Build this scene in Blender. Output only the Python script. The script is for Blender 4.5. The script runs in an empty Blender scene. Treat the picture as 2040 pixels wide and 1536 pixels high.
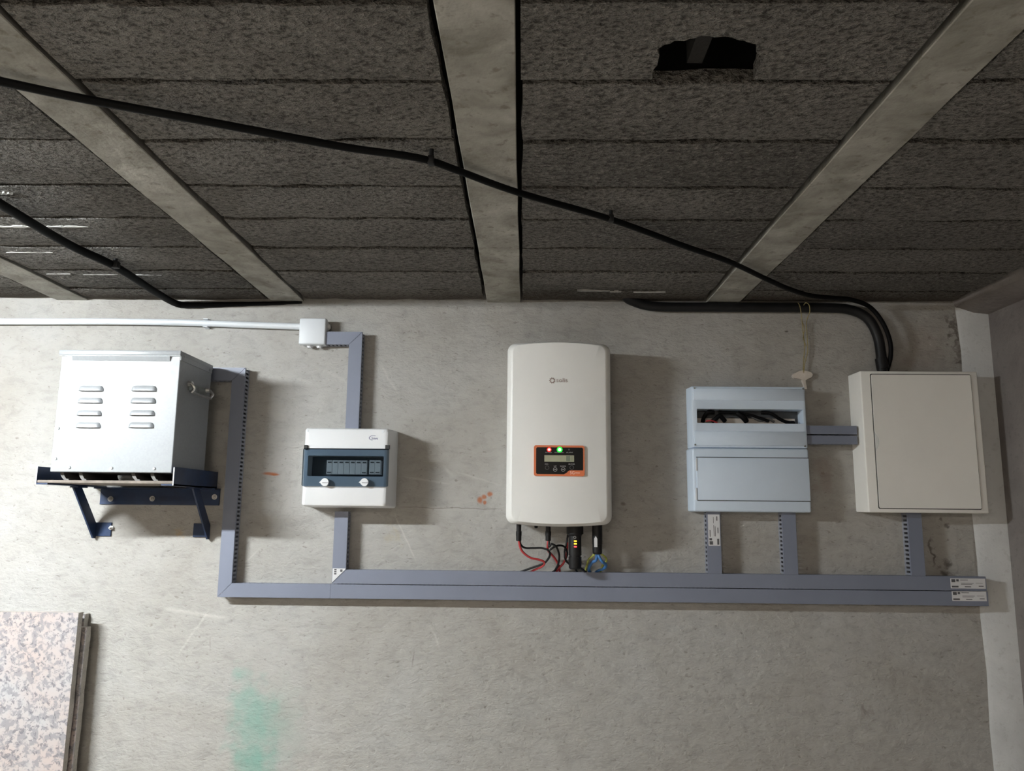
import bpy, bmesh, math, random
from mathutils import Vector, Matrix

random.seed(7)
PI = math.pi
scene = bpy.context.scene
COL = scene.collection

# ------------------------------------------------------------------ camera
IW, IH = 2040.0, 1536.0
F = 1540.0                      # focal length in pixels of the 2040x1536 frame
CX, CY = IW / 2, IH / 2
DIST = 2.43                     # camera to back wall
EYE = 1.60                      # camera height above floor
ROLL = math.radians(0.40)
Yc = Vector(((1044 - CX) / F, (1015 - CY) / F, 1.0)).normalized()
_k = -(math.cos(ROLL) * Yc.x + math.sin(ROLL) * Yc.y) / Yc.z
Xc = Vector((math.cos(ROLL), math.sin(ROLL), _k)).normalized()
Zc = Xc.cross(Yc)
RIGHT = Vector((Xc[0], Yc[0], Zc[0]))
DOWN = Vector((Xc[1], Yc[1], Zc[1]))
FWD = Vector((Xc[2], Yc[2], Zc[2]))
CAM = Vector((0, -DIST, EYE))
cd = bpy.data.cameras.new('camera')
cam = bpy.data.objects.new('camera', cd)
COL.objects.link(cam)
m3 = Matrix((RIGHT, -DOWN, -FWD)).transposed()
cam.matrix_world = Matrix.Translation(CAM) @ m3.to_4x4()
cd.sensor_fit = 'HORIZONTAL'
cd.sensor_width = 36.0
cd.lens = 36.0 * F / IW
cd.clip_start = 0.02
scene.camera = cam

# ------------------------------------------------------------------ world, exposure
LAMP_STRENGTH = 108.0
FILL_STRENGTH = 17.0
world = bpy.data.worlds.new('world')
scene.world = world
world.use_nodes = True
world.node_tree.nodes['Background'].inputs[0].default_value = (0.5, 0.55, 0.6, 1)
world.node_tree.nodes['Background'].inputs[1].default_value = 0.02
vs = scene.view_settings
vs.view_transform = 'Standard'
vs.look = 'None'
vs.gamma = 1.0
vs.use_curve_mapping = False
vs.exposure = 3.32


# ------------------------------------------------------------------ pixel helpers
def ray(px, py):
    return RIGHT * ((px - CX) / F) + DOWN * ((py - CY) / F) + FWD


def P(px, py, d=0.0):
    """point on the plane d metres in front of the back wall"""
    r = ray(px, py)
    t = (-d - CAM.y) / r.y
    return CAM + r * t


def PZ(px, py, z):
    r = ray(px, py)
    return CAM + r * ((z - CAM.z) / r.z)


def PX(px, py, x):
    r = ray(px, py)
    return CAM + r * ((x - CAM.x) / r.x)


def rect(l, t, r, b, d):
    """pixel rectangle (edge midpoints) on plane d -> x0, x1, z0, z1"""
    my, mx = (t + b) / 2, (l + r) / 2
    return (P(l, my, d).x, P(r, my, d).x, P(mx, b, d).z, P(mx, t, d).z)


CEIL = P(1040, 601, 0).z        # underside of the ceiling blocks


# ------------------------------------------------------------------ materials
MATS = {}


def nodes_of(name):
    m = bpy.data.materials.new(name)
    m.use_nodes = True
    nt = m.node_tree
    b = nt.nodes['Principled BSDF']
    return m, nt, b


def N(nt, typ, **kw):
    n = nt.nodes.new(typ)
    for k, v in kw.items():
        setattr(n, k, v)
    return n


def noise(nt, vec, scale, detail=4, rough=0.55, dist=0.0):
    n = N(nt, 'ShaderNodeTexNoise')
    n.inputs['Scale'].default_value = scale
    n.inputs['Detail'].default_value = detail
    n.inputs['Roughness'].default_value = rough
    n.inputs['Distortion'].default_value = dist
    if vec is not None:
        nt.links.new(vec, n.inputs['Vector'])
    return n.outputs['Fac']


def ramp(nt, fac, stops):
    r = N(nt, 'ShaderNodeValToRGB')
    e = r.color_ramp.elements
    while len(e) < len(stops):
        e.new(0.5)
    for i, (p, c) in enumerate(stops):
        e[i].position = p
        e[i].color = (c, c, c, 1) if isinstance(c, (int, float)) else (*c, 1)
    nt.links.new(fac, r.inputs[0])
    return r.outputs[0]


def mixc(nt, fac, a, b, mode='MIX'):
    n = N(nt, 'ShaderNodeMix', data_type='RGBA', blend_type=mode)
    for sock, v in ((n.inputs[0], fac), (n.inputs[6], a), (n.inputs[7], b)):
        if isinstance(v, (int, float)):
            sock.default_value = v
        elif isinstance(v, tuple):
            sock.default_value = (*v, 1)
        else:
            nt.links.new(v, sock)
    return n.outputs[2]


def mth(nt, op, a, b=None, clamp=False):
    n = N(nt, 'ShaderNodeMath', operation=op, use_clamp=clamp)
    for i, v in enumerate((a, b)):
        if v is None:
            continue
        if isinstance(v, (int, float)):
            n.inputs[i].default_value = v
        else:
            nt.links.new(v, n.inputs[i])
    return n.outputs[0]


def bump(nt, height, strength, dist, bsdf, prev=None):
    b = N(nt, 'ShaderNodeBump')
    b.inputs['Strength'].default_value = strength
    b.inputs['Distance'].default_value = dist
    nt.links.new(height, b.inputs['Height'])
    if prev is not None:
        nt.links.new(prev, b.inputs['Normal'])
    if bsdf is not None:
        nt.links.new(b.outputs[0], bsdf.inputs['Normal'])
    return b.outputs[0]


def plain(name, col, rough=0.5, metal=0.0, var=0.06, vscale=12.0, bmp=0.0, bscale=200.0, spec=0.5):
    """painted / moulded surface with slight colour variation and grain"""
    m, nt, b = nodes_of(name)
    geo = N(nt, 'ShaderNodeNewGeometry')
    f = noise(nt, geo.outputs['Position'], vscale, 5)
    lo = tuple(max(0, c * (1 - var)) for c in col)
    hi = tuple(min(1, c * (1 + var)) for c in col)
    nt.links.new(ramp(nt, f, [(0.3, lo), (0.7, hi)]), b.inputs['Base Color'])
    b.inputs['Roughness'].default_value = rough
    b.inputs['Metallic'].default_value = metal
    b.inputs['Specular IOR Level'].default_value = spec
    if bmp:
        bump(nt, noise(nt, geo.outputs['Position'], bscale, 3), bmp, 0.001, b)
    MATS[name] = m
    return m


def emit(name, col, strength):
    m, nt, b = nodes_of(name)
    b.inputs['Base Color'].default_value = (*col, 1)
    b.inputs['Emission Color'].default_value = (*col, 1)
    b.inputs['Emission Strength'].default_value = strength
    MATS[name] = m
    return m


plain('pvc_white', (0.71, 0.72, 0.74), 0.38, var=0.02)
plain('pvc_light', (0.66, 0.69, 0.73), 0.40, var=0.02)
plain('inverter_white', (0.76, 0.76, 0.745), 0.42, var=0.015)
plain('encl_grey', (0.63, 0.73, 0.86), 0.42, var=0.02)
plain('cabinet_cream', (0.84, 0.83, 0.80), 0.4, var=0.025, vscale=6)
plain('cabinet_side', (0.72, 0.74, 0.73), 0.42, var=0.02)
plain('trunk_grey', (0.19, 0.21, 0.275), 0.45, var=0.03)
plain('trunk_body', (0.26, 0.275, 0.32), 0.5, var=0.03)
plain('navy', (0.010, 0.028, 0.080), 0.4, var=0.25, vscale=25)
plain('black_rubber', (0.008, 0.008, 0.009), 0.5, var=0.2, spec=0.3)
plain('black_pipe', (0.010, 0.010, 0.011), 0.45, var=0.3, vscale=20, spec=0.3)
plain('black_cable', (0.0035, 0.0035, 0.004), 0.6, var=0.2, spec=0.12)
plain('red_wire', (0.45, 0.045, 0.05), 0.45)
plain('blue_wire', (0.05, 0.17, 0.42), 0.45)
plain('earth_wire', (0.42, 0.46, 0.10), 0.5, var=0.5, vscale=90)
plain('twine', (0.30, 0.245, 0.11), 0.9, var=0.3, vscale=150)
plain('plaster', (0.62, 0.56, 0.50), 0.9, var=0.1, vscale=40, bmp=0.5)
plain('mortar_white', (0.50, 0.50, 0.48), 0.9, var=0.2, vscale=60, bmp=0.5)
plain('steel', (0.55, 0.55, 0.55), 0.32, metal=0.9, var=0.15, vscale=60)
plain('steel_dark', (0.30, 0.32, 0.31), 0.4, metal=0.8, var=0.3, vscale=60)
plain('skid', (0.11, 0.105, 0.10), 0.55, metal=0.2, var=0.2, vscale=40)
plain('board', (0.20, 0.17, 0.145), 0.8, var=0.2, vscale=40, bmp=0.4)
plain('black_gloss', (0.006, 0.0055, 0.006), 0.3, spec=0.15)
plain('orange', (0.66, 0.165, 0.06), 0.4)
plain('lcd', (0.36, 0.36, 0.25), 0.35, var=0.05, vscale=80)
plain('lcd_dark', (0.17, 0.20, 0.15), 0.35)
plain('print_white', (0.55, 0.55, 0.55), 0.5)
plain('print_pink', (0.85, 0.62, 0.55), 0.5)
plain('print_grey', (0.38, 0.37, 0.37), 0.6)
plain('print_dark', (0.09, 0.09, 0.095), 0.6)
plain('print_brown', (0.36, 0.28, 0.26), 0.6)
plain('print_blue', (0.08, 0.08, 0.22), 0.5)
plain('sticker', (0.66, 0.66, 0.68), 0.45, var=0.02)
plain('breaker', (0.58, 0.60, 0.615), 0.4)
plain('breaker_dark', (0.05, 0.055, 0.06), 0.5)
plain('cavity', (0.06, 0.065, 0.07), 0.7)
plain('din_beige', (0.52, 0.47, 0.42), 0.6)
plain('gasket', (0.03, 0.03, 0.03), 0.7)
plain('lamp_body', (0.75, 0.75, 0.74), 0.5)
emit('led_red', (1.0, 0.35, 0.25), 3.0)
emit('lens_red', (1.0, 0.02, 0.02), 0.07)  # halo of the red light, put in as a glowing disc
emit('led_green', (0.55, 1.0, 0.6), 3.0)
emit('lens_green', (0.02, 1.0, 0.06), 0.06)  # halo of the green light, put in as a glowing disc
emit('led_yellow', (1.0, 0.55, 0.03), 0.22)
emit('led_dongle_red', (1.0, 0.07, 0.07), 0.2)
emit('lamp_glow', (0.93, 0.985, 1.0), LAMP_STRENGTH)
emit('fill_glow', (1.0, 0.91, 0.80), FILL_STRENGTH)


def smoke_plastic(name, tint, body):
    m = bpy.data.materials.new(name)
    m.use_nodes = True
    nt = m.node_tree
    for n in list(nt.nodes):
        nt.nodes.remove(n)
    out = N(nt, 'ShaderNodeOutputMaterial')
    tr = N(nt, 'ShaderNodeBsdfTransparent')
    tr.inputs[0].default_value = (*tint, 1)
    gl = N(nt, 'ShaderNodeBsdfPrincipled')
    gl.inputs['Base Color'].default_value = (0.03, 0.05, 0.075, 1)
    gl.inputs['Roughness'].default_value = 0.12
    mx = N(nt, 'ShaderNodeMixShader')
    lw = N(nt, 'ShaderNodeLayerWeight')
    fac = mth(nt, 'ADD', mth(nt, 'MULTIPLY', mth(nt, 'POWER', lw.outputs['Facing'], 5.0), 0.6), body, clamp=True)
    nt.links.new(fac, mx.inputs[0])
    nt.links.new(tr.outputs[0], mx.inputs[1])
    nt.links.new(gl.outputs[0], mx.inputs[2])
    nt.links.new(mx.outputs[0], out.inputs[0])
    MATS[name] = m


smoke_plastic('smoke_plastic', (0.33, 0.395, 0.46), 0.08)
smoke_plastic('smoke_pane', (0.68, 0.715, 0.74), 0.035)


def galvanised():
    m, nt, b = nodes_of('galvanised')
    geo = N(nt, 'ShaderNodeNewGeometry')
    v = N(nt, 'ShaderNodeTexVoronoi')
    v.inputs['Scale'].default_value = 220
    nt.links.new(geo.outputs['Position'], v.inputs['Vector'])
    f = noise(nt, geo.outputs['Position'], 60, 4)
    c = mixc(nt, 0.5, v.outputs['Color'], f)
    c = ramp(nt, c, [(0.2, (0.262, 0.275, 0.290)), (0.8, (0.292, 0.306, 0.320))])
    nt.links.new(c, b.inputs['Base Color'])
    b.inputs['Metallic'].default_value = 0.0
    nt.links.new(ramp(nt, f, [(0.35, 0.36), (0.65, 0.46)]), b.inputs['Roughness'])
    bump(nt, f, 0.05, 0.0006, b)
    MATS['galvanised'] = m


galvanised()


def concrete(name, lo, hi, scale=6.0, pit=0.4, pscale=90.0, bmp=0.5, dark=(0.05, 0.045, 0.04), fine=1.0):
    m, nt, b = nodes_of(name)
    geo = N(nt, 'ShaderNodeNewGeometry')
    pos = geo.outputs['Position']
    big = noise(nt, pos, scale, 6, 0.6, 0.4)
    c = ramp(nt, big, [(0.3, lo), (0.7, hi)])
    p = noise(nt, pos, pscale, 3, 0.6)
    pm = ramp(nt, p, [(0.30, 1.0), (0.42, 0.0)])
    c = mixc(nt, mth(nt, 'MULTIPLY', pm, pit), c, dark)
    nt.links.new(c, b.inputs['Base Color'])
    b.inputs['Roughness'].default_value = 0.92
    b.inputs['Specular IOR Level'].default_value = 0.2
    n1 = bump(nt, p, bmp, 0.006, None)
    bump(nt, noise(nt, pos, 18, 4), bmp * 0.6, 0.01, b, n1)
    MATS[name] = m


# rough lightweight concrete of the ceiling blocks
def block_mat():
    m, nt, b = nodes_of('block_concrete')
    geo = N(nt, 'ShaderNodeNewGeometry')
    mp = N(nt, 'ShaderNodeMapping')
    mp.inputs['Scale'].default_value = (0.75, 1.1, 1.0)
    mp.inputs['Rotation'].default_value = (0, 0, 0.35)
    nt.links.new(geo.outputs['Position'], mp.inputs['Vector'])
    pos = mp.outputs[0]
    oi = N(nt, 'ShaderNodeObjectInfo')
    base = ramp(nt, noise(nt, pos, 5, 5), [(0.3, (0.158, 0.152, 0.142)), (0.7, (0.235, 0.226, 0.212))])
    base = mixc(nt, 1.0, base, ramp(nt, oi.outputs['Random'], [(0, 0.82), (1, 1.12)]), 'MULTIPLY')
    p = noise(nt, pos, 112, 3, 0.6, 0.2)
    pm = ramp(nt, p, [(0.36, 1.0), (0.47, 0.0)])
    c = mixc(nt, mth(nt, 'MULTIPLY', pm, 0.7), base, (0.045, 0.042, 0.038))
    hm = ramp(nt, p, [(0.55, 0.0), (0.66, 1.0)])
    c = mixc(nt, mth(nt, 'MULTIPLY', hm, 0.6), c, (0.34, 0.325, 0.30))
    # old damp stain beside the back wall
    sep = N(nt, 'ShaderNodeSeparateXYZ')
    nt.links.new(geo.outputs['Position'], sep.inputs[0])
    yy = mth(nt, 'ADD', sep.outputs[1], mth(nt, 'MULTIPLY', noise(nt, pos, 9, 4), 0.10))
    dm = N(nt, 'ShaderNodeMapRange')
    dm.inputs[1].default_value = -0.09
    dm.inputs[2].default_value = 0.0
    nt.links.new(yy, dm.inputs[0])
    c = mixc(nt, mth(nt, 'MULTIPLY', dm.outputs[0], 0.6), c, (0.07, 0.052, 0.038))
    nt.links.new(c, b.inputs['Base Color'])
    b.inputs['Roughness'].default_value = 0.95
    b.inputs['Specular IOR Level'].default_value = 0.15
    n1 = bump(nt, p, 1.0, 0.02, None)
    bump(nt, noise(nt, pos, 240, 2), 0.5, 0.003, b, n1)
    MATS['block_concrete'] = m


block_mat()
concrete('joist_concrete', (0.22, 0.21, 0.185), (0.46, 0.45, 0.415), 11, 0.55, 45, 0.35, (0.15, 0.135, 0.105))
concrete('column_concrete', (0.52, 0.53, 0.535), (0.64, 0.65, 0.655), 5, 0.2, 60, 0.25, (0.22, 0.21, 0.20))
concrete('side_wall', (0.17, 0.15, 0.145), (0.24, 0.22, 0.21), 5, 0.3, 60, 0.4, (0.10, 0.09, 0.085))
concrete('room_wall', (0.42, 0.37, 0.31), (0.52, 0.46, 0.39), 5, 0.2, 60, 0.4, (0.22, 0.21, 0.20))
concrete('floor_concrete', (0.32, 0.285, 0.24), (0.42, 0.38, 0.33), 4, 0.2, 40, 0.2, (0.2, 0.19, 0.18))
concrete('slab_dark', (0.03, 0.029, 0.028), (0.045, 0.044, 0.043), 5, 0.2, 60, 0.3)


def wall_mat():
    """trowelled cement render with its scratches, paint and rust marks"""
    m, nt, b = nodes_of('wall_render')
    geo = N(nt, 'ShaderNodeNewGeometry')
    pos = geo.outputs['Position']
    big = noise(nt, pos, 2.2, 6, 0.6, 0.6)
    c = ramp(nt, big, [(0.25, (0.350, 0.330, 0.302)), (0.5, (0.395, 0.383, 0.360)), (0.75, (0.430, 0.424, 0.412))])
    mp = N(nt, 'ShaderNodeMapping')
    mp.inputs['Scale'].default_value = (0.55, 1.0, 1.0)
    nt.links.new(pos, mp.inputs['Vector'])
    mid = noise(nt, mp.outputs[0], 34, 8, 0.74, 0.5)
    c = mixc(nt, 0.7, c, ramp(nt, mid, [(0.25, 0.66), (0.5, 1.0), (0.8, 1.12)]), 'MULTIPLY')
    p = noise(nt, mp.outputs[0], 95, 3, 0.6, 0.4)
    pits = ramp(nt, p, [(0.29, 1.0), (0.37, 0.0)])
    c = mixc(nt, mth(nt, 'MULTIPLY', pits, 0.55), c, (0.16, 0.145, 0.12))
    # distorted coordinates for hand-made marks
    nv = N(nt, 'ShaderNodeTexNoise')
    nv.inputs['Scale'].default_value = 22
    nv.inputs['Detail'].default_value = 5
    nt.links.new(pos, nv.inputs['Vector'])
    sub = N(nt, 'ShaderNodeVectorMath', operation='SUBTRACT')
    nt.links.new(nv.outputs['Color'], sub.inputs[0])
    sub.inputs[1].default_value = (0.5, 0.5, 0.5)

    def warped(amount):
        sc = N(nt, 'ShaderNodeVectorMath', operation='SCALE')
        nt.links.new(sub.outputs[0], sc.inputs[0])
        sc.inputs['Scale'].default_value = amount
        ad = N(nt, 'ShaderNodeVectorMath', operation='ADD')
        nt.links.new(pos, ad.inputs[0])
        nt.links.new(sc.outputs[0], ad.inputs[1])
        s = N(nt, 'ShaderNodeSeparateXYZ')
        nt.links.new(ad.outputs[0], s.inputs[0])
        return s.outputs[0], s.outputs[2]

    wx, wz = warped(0.16)
    lx, lz = warped(0.012)

    def blob(px, py, rx, rz, soft=0.5, co=None):
        """soft ellipse, radii in pixels on the wall"""
        q = P(px, py)
        s = DIST / F
        ux, uz = co if co else (wx, wz)
        dx = mth(nt, 'DIVIDE', mth(nt, 'SUBTRACT', ux, q.x), rx * s)
        dz = mth(nt, 'DIVIDE', mth(nt, 'SUBTRACT', uz, q.z), rz * s)
        r = mth(nt, 'SQRT', mth(nt, 'ADD', mth(nt, 'MULTIPLY', dx, dx), mth(nt, 'MULTIPLY', dz, dz)))
        mr = N(nt, 'ShaderNodeMapRange', interpolation_type='SMOOTHSTEP')
        mr.inputs[1].default_value = 1.0
        mr.inputs[2].default_value = 1.0 - soft
        nt.links.new(r, mr.inputs[0])
        return mr.outputs[0]

    def stroke(p0, p1, wpx):
        a, e = P(*p0), P(*p1)
        ax, az, ex, ez = a.x, a.z, e.x, e.z
        L = math.hypot(ex - ax, ez - az)
        ux, uz = (ex - ax) / L, (ez - az) / L
        qx = mth(nt, 'SUBTRACT', lx, ax)
        qz = mth(nt, 'SUBTRACT', lz, az)
        t = mth(nt, 'ADD', mth(nt, 'MULTIPLY', qx, ux), mth(nt, 'MULTIPLY', qz, uz))
        s = mth(nt, 'ABSOLUTE', mth(nt, 'SUBTRACT', mth(nt, 'MULTIPLY', qx, uz), mth(nt, 'MULTIPLY', qz, ux)))
        w = wpx * DIST / F
        across = mth(nt, 'SUBTRACT', 1.0, mth(nt, 'DIVIDE', s, w), clamp=True)
        ends = mth(nt, 'MULTIPLY', mth(nt, 'MULTIPLY', t, 1 / 0.03, clamp=True),
                   mth(nt, 'MULTIPLY', mth(nt, 'SUBTRACT', L, t), 1 / 0.03, clamp=True))
        return mth(nt, 'MULTIPLY', across, ends)

    def lay(mask, amount, col):
        nonlocal c
        c = mixc(nt, mth(nt, 'MULTIPLY', mask, amount, clamp=True), c, col)

    # green paint
    g = mth(nt, 'MAXIMUM', mth(nt, 'MAXIMUM', blob(492, 1390, 45, 75, 0.9), blob(505, 1440, 68, 90, 0.9)),
            blob(505, 1520, 62, 90, 0.9))
    g2 = blob(560, 1450, 60, 110, 0.9)
    br = ramp(nt, noise(nt, pos, 9, 5, 0.6), [(0.3, 0.5), (0.6, 1.0)])
    lay(mth(nt, 'MULTIPLY', g, br), 0.82, (0.185, 0.36, 0.30))
    lay(mth(nt, 'MULTIPLY', g2, br), 0.30, (0.25, 0.38, 0.33))
    # rust / orange marks
    for bx in ((538, 944, 20, 5), (548, 946, 12, 3), (956, 996, 8, 10), (965, 990, 7, 7), (976, 984, 7, 7), (966, 1001, 5, 5)):
        lay(blob(*bx, 0.7, (lx, lz)), 0.8, (0.40, 0.115, 0.03))
    lay(blob(351, 1071, 16, 10, 0.9), 0.5, (0.46, 0.33, 0.17))
    lay(blob(785, 1062, 22, 14, 0.9), 0.35, (0.40, 0.35, 0.24))
    # damp spot and dark marks near the corner, brown patches left of it
    for bx in ((1912, 722, 26, 16), (1903, 612, 10, 22), (1905, 670, 8, 60), (1880, 1030, 14, 9), (1885, 1130, 18, 12), (1860, 1100, 9, 40)):
        lay(blob(*bx, 0.8), 0.75, (0.10, 0.085, 0.075))
    lay(blob(1640, 950, 28, 60, 0.9), 0.4, (0.26, 0.19, 0.16))
    lay(blob(1840, 700, 60, 90, 0.9), 0.25, (0.30, 0.23, 0.20))
    lay(blob(1722, 1418, 10, 18, 0.7), 0.4, (0.22, 0.19, 0.17))
    lay(blob(1567, 660, 6, 3, 0.7, (lx, lz)), 0.8, (0.07, 0.06, 0.05))
    lay(blob(1241, 1004, 8, 5, 0.7, (lx, lz)), 0.6, (0.12, 0.10, 0.08))
    # pale scratches, scrapes and filler
    for a, e, w, s in (((320, 1212), (460, 1232), 5, 0.4), ((420, 1210), (350, 1310), 3, 0.35),
                       ((755, 720), (795, 790), 4, 0.30), ((785, 1020), (830, 1120), 2.5, 0.45),
                       ((520, 1090), (480, 1130), 3, 0.35), ((800, 950), (900, 965), 3, 0.35),
                       ((880, 925), (905, 950), 4, 0.25), ((905, 940), (1005, 968), 3, 0.25),
                       ((640, 735), (700, 765), 6, 0.25), ((855, 1240), (880, 1300), 3, 0.3),
                       ((1130, 1260), (1165, 1310), 3, 0.2), ((905, 1050), (920, 1075), 3, 0.3)):
        lay(stroke(a, e, w), s, (0.60, 0.585, 0.55))
    # fine cracks and dark scrapes
    for a, e, w, s in (((790, 1010), (1006, 1014), 1.3, 0.7), ((826, 1290), (820, 1335), 2, 0.6),
                       ((1125, 1300), (1135, 1325), 2.5, 0.4), ((1712, 1400), (1735, 1432), 3.5, 0.6),
                       ((1905, 610), (1938, 1010), 4, 0.35), ((1938, 1030), (1946, 1150), 3, 0.4),
                       ((420, 1265), (418, 1300), 2, 0.5), ((640, 1310), (660, 1325), 2, 0.3)):
        lay(stroke(a, e, w), s, (0.17, 0.15, 0.13))
    nt.links.new(c, b.inputs['Base Color'])
    b.inputs['Roughness'].default_value = 0.88
    b.inputs['Specular IOR Level'].default_value = 0.25
    n1 = bump(nt, mid, 0.5, 0.010, None)
    n2 = bump(nt, p, 0.6, 0.005, None, n1)
    bump(nt, noise(nt, pos, 7, 4), 0.25, 0.03, b, n2)
    MATS['wall_render'] = m


wall_mat()


def tile_mat():
    """speckled pink and grey stone"""
    m, nt, b = nodes_of('speckled_stone')
    geo = N(nt, 'ShaderNodeNewGeometry')
    pos = geo.outputs['Position']
    pink = ramp(nt, noise(nt, pos, 8, 4, 0.6), [(0.35, (0.40, 0.385, 0.39)), (0.62, (0.43, 0.36, 0.34))])
    g = noise(nt, pos, 58, 4, 0.6, 0.4)
    gm = ramp(nt, g, [(0.48, 0.0), (0.56, 1.0)])
    g2 = ramp(nt, noise(nt, pos, 80, 4, 0.6, 0.4), [(0.57, 0.0), (0.61, 1.0)])
    c = mixc(nt, mth(nt, 'MULTIPLY', gm, 0.75), pink, (0.21, 0.21, 0.225))
    c = mixc(nt, mth(nt, 'MULTIPLY', g2, 0.75), c, (0.13, 0.13, 0.145))
    nt.links.new(c, b.inputs['Base Color'])
    b.inputs['Roughness'].default_value = 0.45
    MATS['speckled_stone'] = m


tile_mat()
concrete('stone_edge', (0.40, 0.37, 0.335), (0.54, 0.51, 0.47), 20, 0.4, 120, 0.6, (0.12, 0.10, 0.09))


# ------------------------------------------------------------------ mesh helpers
def new():
    return bmesh.new()


def _quad(bm, vs):
    try:
        return bm.faces.new(vs)
    except ValueError:
        return None


def add_box(bm, x0, x1, y0, y1, z0, z1, bevel=0.0, seg=2):
    if x1 < x0: x0, x1 = x1, x0
    if y1 < y0: y0, y1 = y1, y0
    if z1 < z0: z0, z1 = z1, z0
    v = [bm.verts.new((x, y, z)) for x in (x0, x1) for y in (y0, y1) for z in (z0, z1)]
    fs = [(0, 1, 3, 2), (4, 6, 7, 5), (0, 4, 5, 1), (2, 3, 7, 6), (0, 2, 6, 4), (1, 5, 7, 3)]
    faces = [bm.faces.new([v[i] for i in f]) for f in fs]
    if bevel > 0:
        es = list({e for f in faces for e in f.edges})
        bmesh.ops.bevel(bm, geom=es, offset=bevel, segments=seg, profile=0.5, affect='EDGES')
    return bm


def add_frustum(bm, r0, y0, r1, y1, bevel=0.0, seg=3):
    """box whose back rectangle r0 (at y0) tapers to the front rectangle r1 (at y1)"""
    pts = []
    for (x0, x1, z0, z1), y in ((r0, y0), (r1, y1)):
        pts += [(x0, y, z0), (x1, y, z0), (x1, y, z1), (x0, y, z1)]
    v = [bm.verts.new(p) for p in pts]
    fs = [(0, 1, 2, 3), (7, 6, 5, 4), (0, 4, 5, 1), (1, 5, 6, 2), (2, 6, 7, 3), (3, 7, 4, 0)]
    faces = [bm.faces.new([v[i] for i in f]) for f in fs]
    if bevel > 0:
        es = [e for e in {e for f in faces for e in f.edges}
              if not (abs(e.verts[0].co.y - y0) < 1e-6 and abs(e.verts[1].co.y - y0) < 1e-6)]
        bmesh.ops.bevel(bm, geom=es, offset=bevel, segments=seg, profile=0.5, affect='EDGES')
    return bm


def add_prism(bm, poly, y0, y1, axis='y'):
    """extrude a 2-D polygon (x, z) between y0 and y1 (or (y, z) along x, or (x, y) along z)"""
    def pt(a, b, h):
        return {'y': (a, h, b), 'x': (h, a, b), 'z': (a, b, h)}[axis]
    A = [bm.verts.new(pt(a, b, y0)) for a, b in poly]
    B = [bm.verts.new(pt(a, b, y1)) for a, b in poly]
    n = len(poly)
    bm.faces.new(A)
    bm.faces.new(B[::-1])
    for i in range(n):
        j = (i + 1) % n
        bm.faces.new((A[i], B[i], B[j], A[j]))
    return bm


def rounded(x0, x1, z0, z1, r, n=5):
    out = []
    for cx, cz, a0 in ((x1 - r, z1 - r, 0), (x0 + r, z1 - r, 90), (x0 + r, z0 + r, 180), (x1 - r, z0 + r, 270)):
        for k in range(n + 1):
            a = math.radians(a0 + 90 * k / n)
            out.append((cx + r * math.cos(a), cz + r * math.sin(a)))
    return out


def circle(cx, cz, r, n=20):
    return [(cx + r * math.cos(2 * PI * k / n), cz + r * math.sin(2 * PI * k / n)) for k in range(n)]


def add_cyl(bm, p0, p1, r0, r1=None, n=16):
    r1 = r0 if r1 is None else r1
    p0, p1 = Vector(p0), Vector(p1)
    d = (p1 - p0).normalized()
    a = d.orthogonal().normalized()
    b = d.cross(a)
    A, B = [], []
    for k in range(n):
        t = 2 * PI * k / n
        o = a * math.cos(t) + b * math.sin(t)
        A.append(bm.verts.new(p0 + o * r0))
        B.append(bm.verts.new(p1 + o * r1))
    bm.faces.new(A[::-1])
    bm.faces.new(B)
    for k in range(n):
        j = (k + 1) % n
        bm.faces.new((A[k], A[j], B[j], B[k]))
    return bm


def smooth_path(pts, sub=8):
    pts = [Vector(p) for p in pts]
    q = [pts[0] * 2 - pts[1]] + pts + [pts[-1] * 2 - pts[-2]]
    out = []
    for i in range(1, len(q) - 2):
        p0, p1, p2, p3 = q[i - 1], q[i], q[i + 1], q[i + 2]
        for s in range(sub):
            t = s / sub
            out.append(0.5 * ((2 * p1) + (p2 - p0) * t + (2 * p0 - 5 * p1 + 4 * p2 - p3) * t * t
                              + (3 * p1 - p0 - 3 * p2 + p3) * t ** 3))
    out.append(pts[-1])
    return out


def add_tube(bm, pts, r, n=10, sub=8):
    path = smooth_path(pts, sub)
    rings = []
    prev = None
    for i, p in enumerate(path):
        d = (path[min(i + 1, len(path) - 1)] - path[max(i - 1, 0)]).normalized()
        if prev is None:
            a = d.orthogonal().normalized()
        else:
            a = (prev - d * prev.dot(d)).normalized()
        prev = a
        b = d.cross(a)
        rr = r[i * (len(r) - 1) // max(1, len(path) - 1)] if isinstance(r, (list, tuple)) else r
        rings.append([bm.verts.new(p + (a * math.cos(2 * PI * k / n) + b * math.sin(2 * PI * k / n)) * rr) for k in range(n)])
    for A, B in zip(rings, rings[1:]):
        for k in range(n):
            j = (k + 1) % n
            bm.faces.new((A[k], A[j], B[j], B[k]))
    bm.faces.new(rings[0][::-1])
    bm.faces.new(rings[-1])
    return bm


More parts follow.
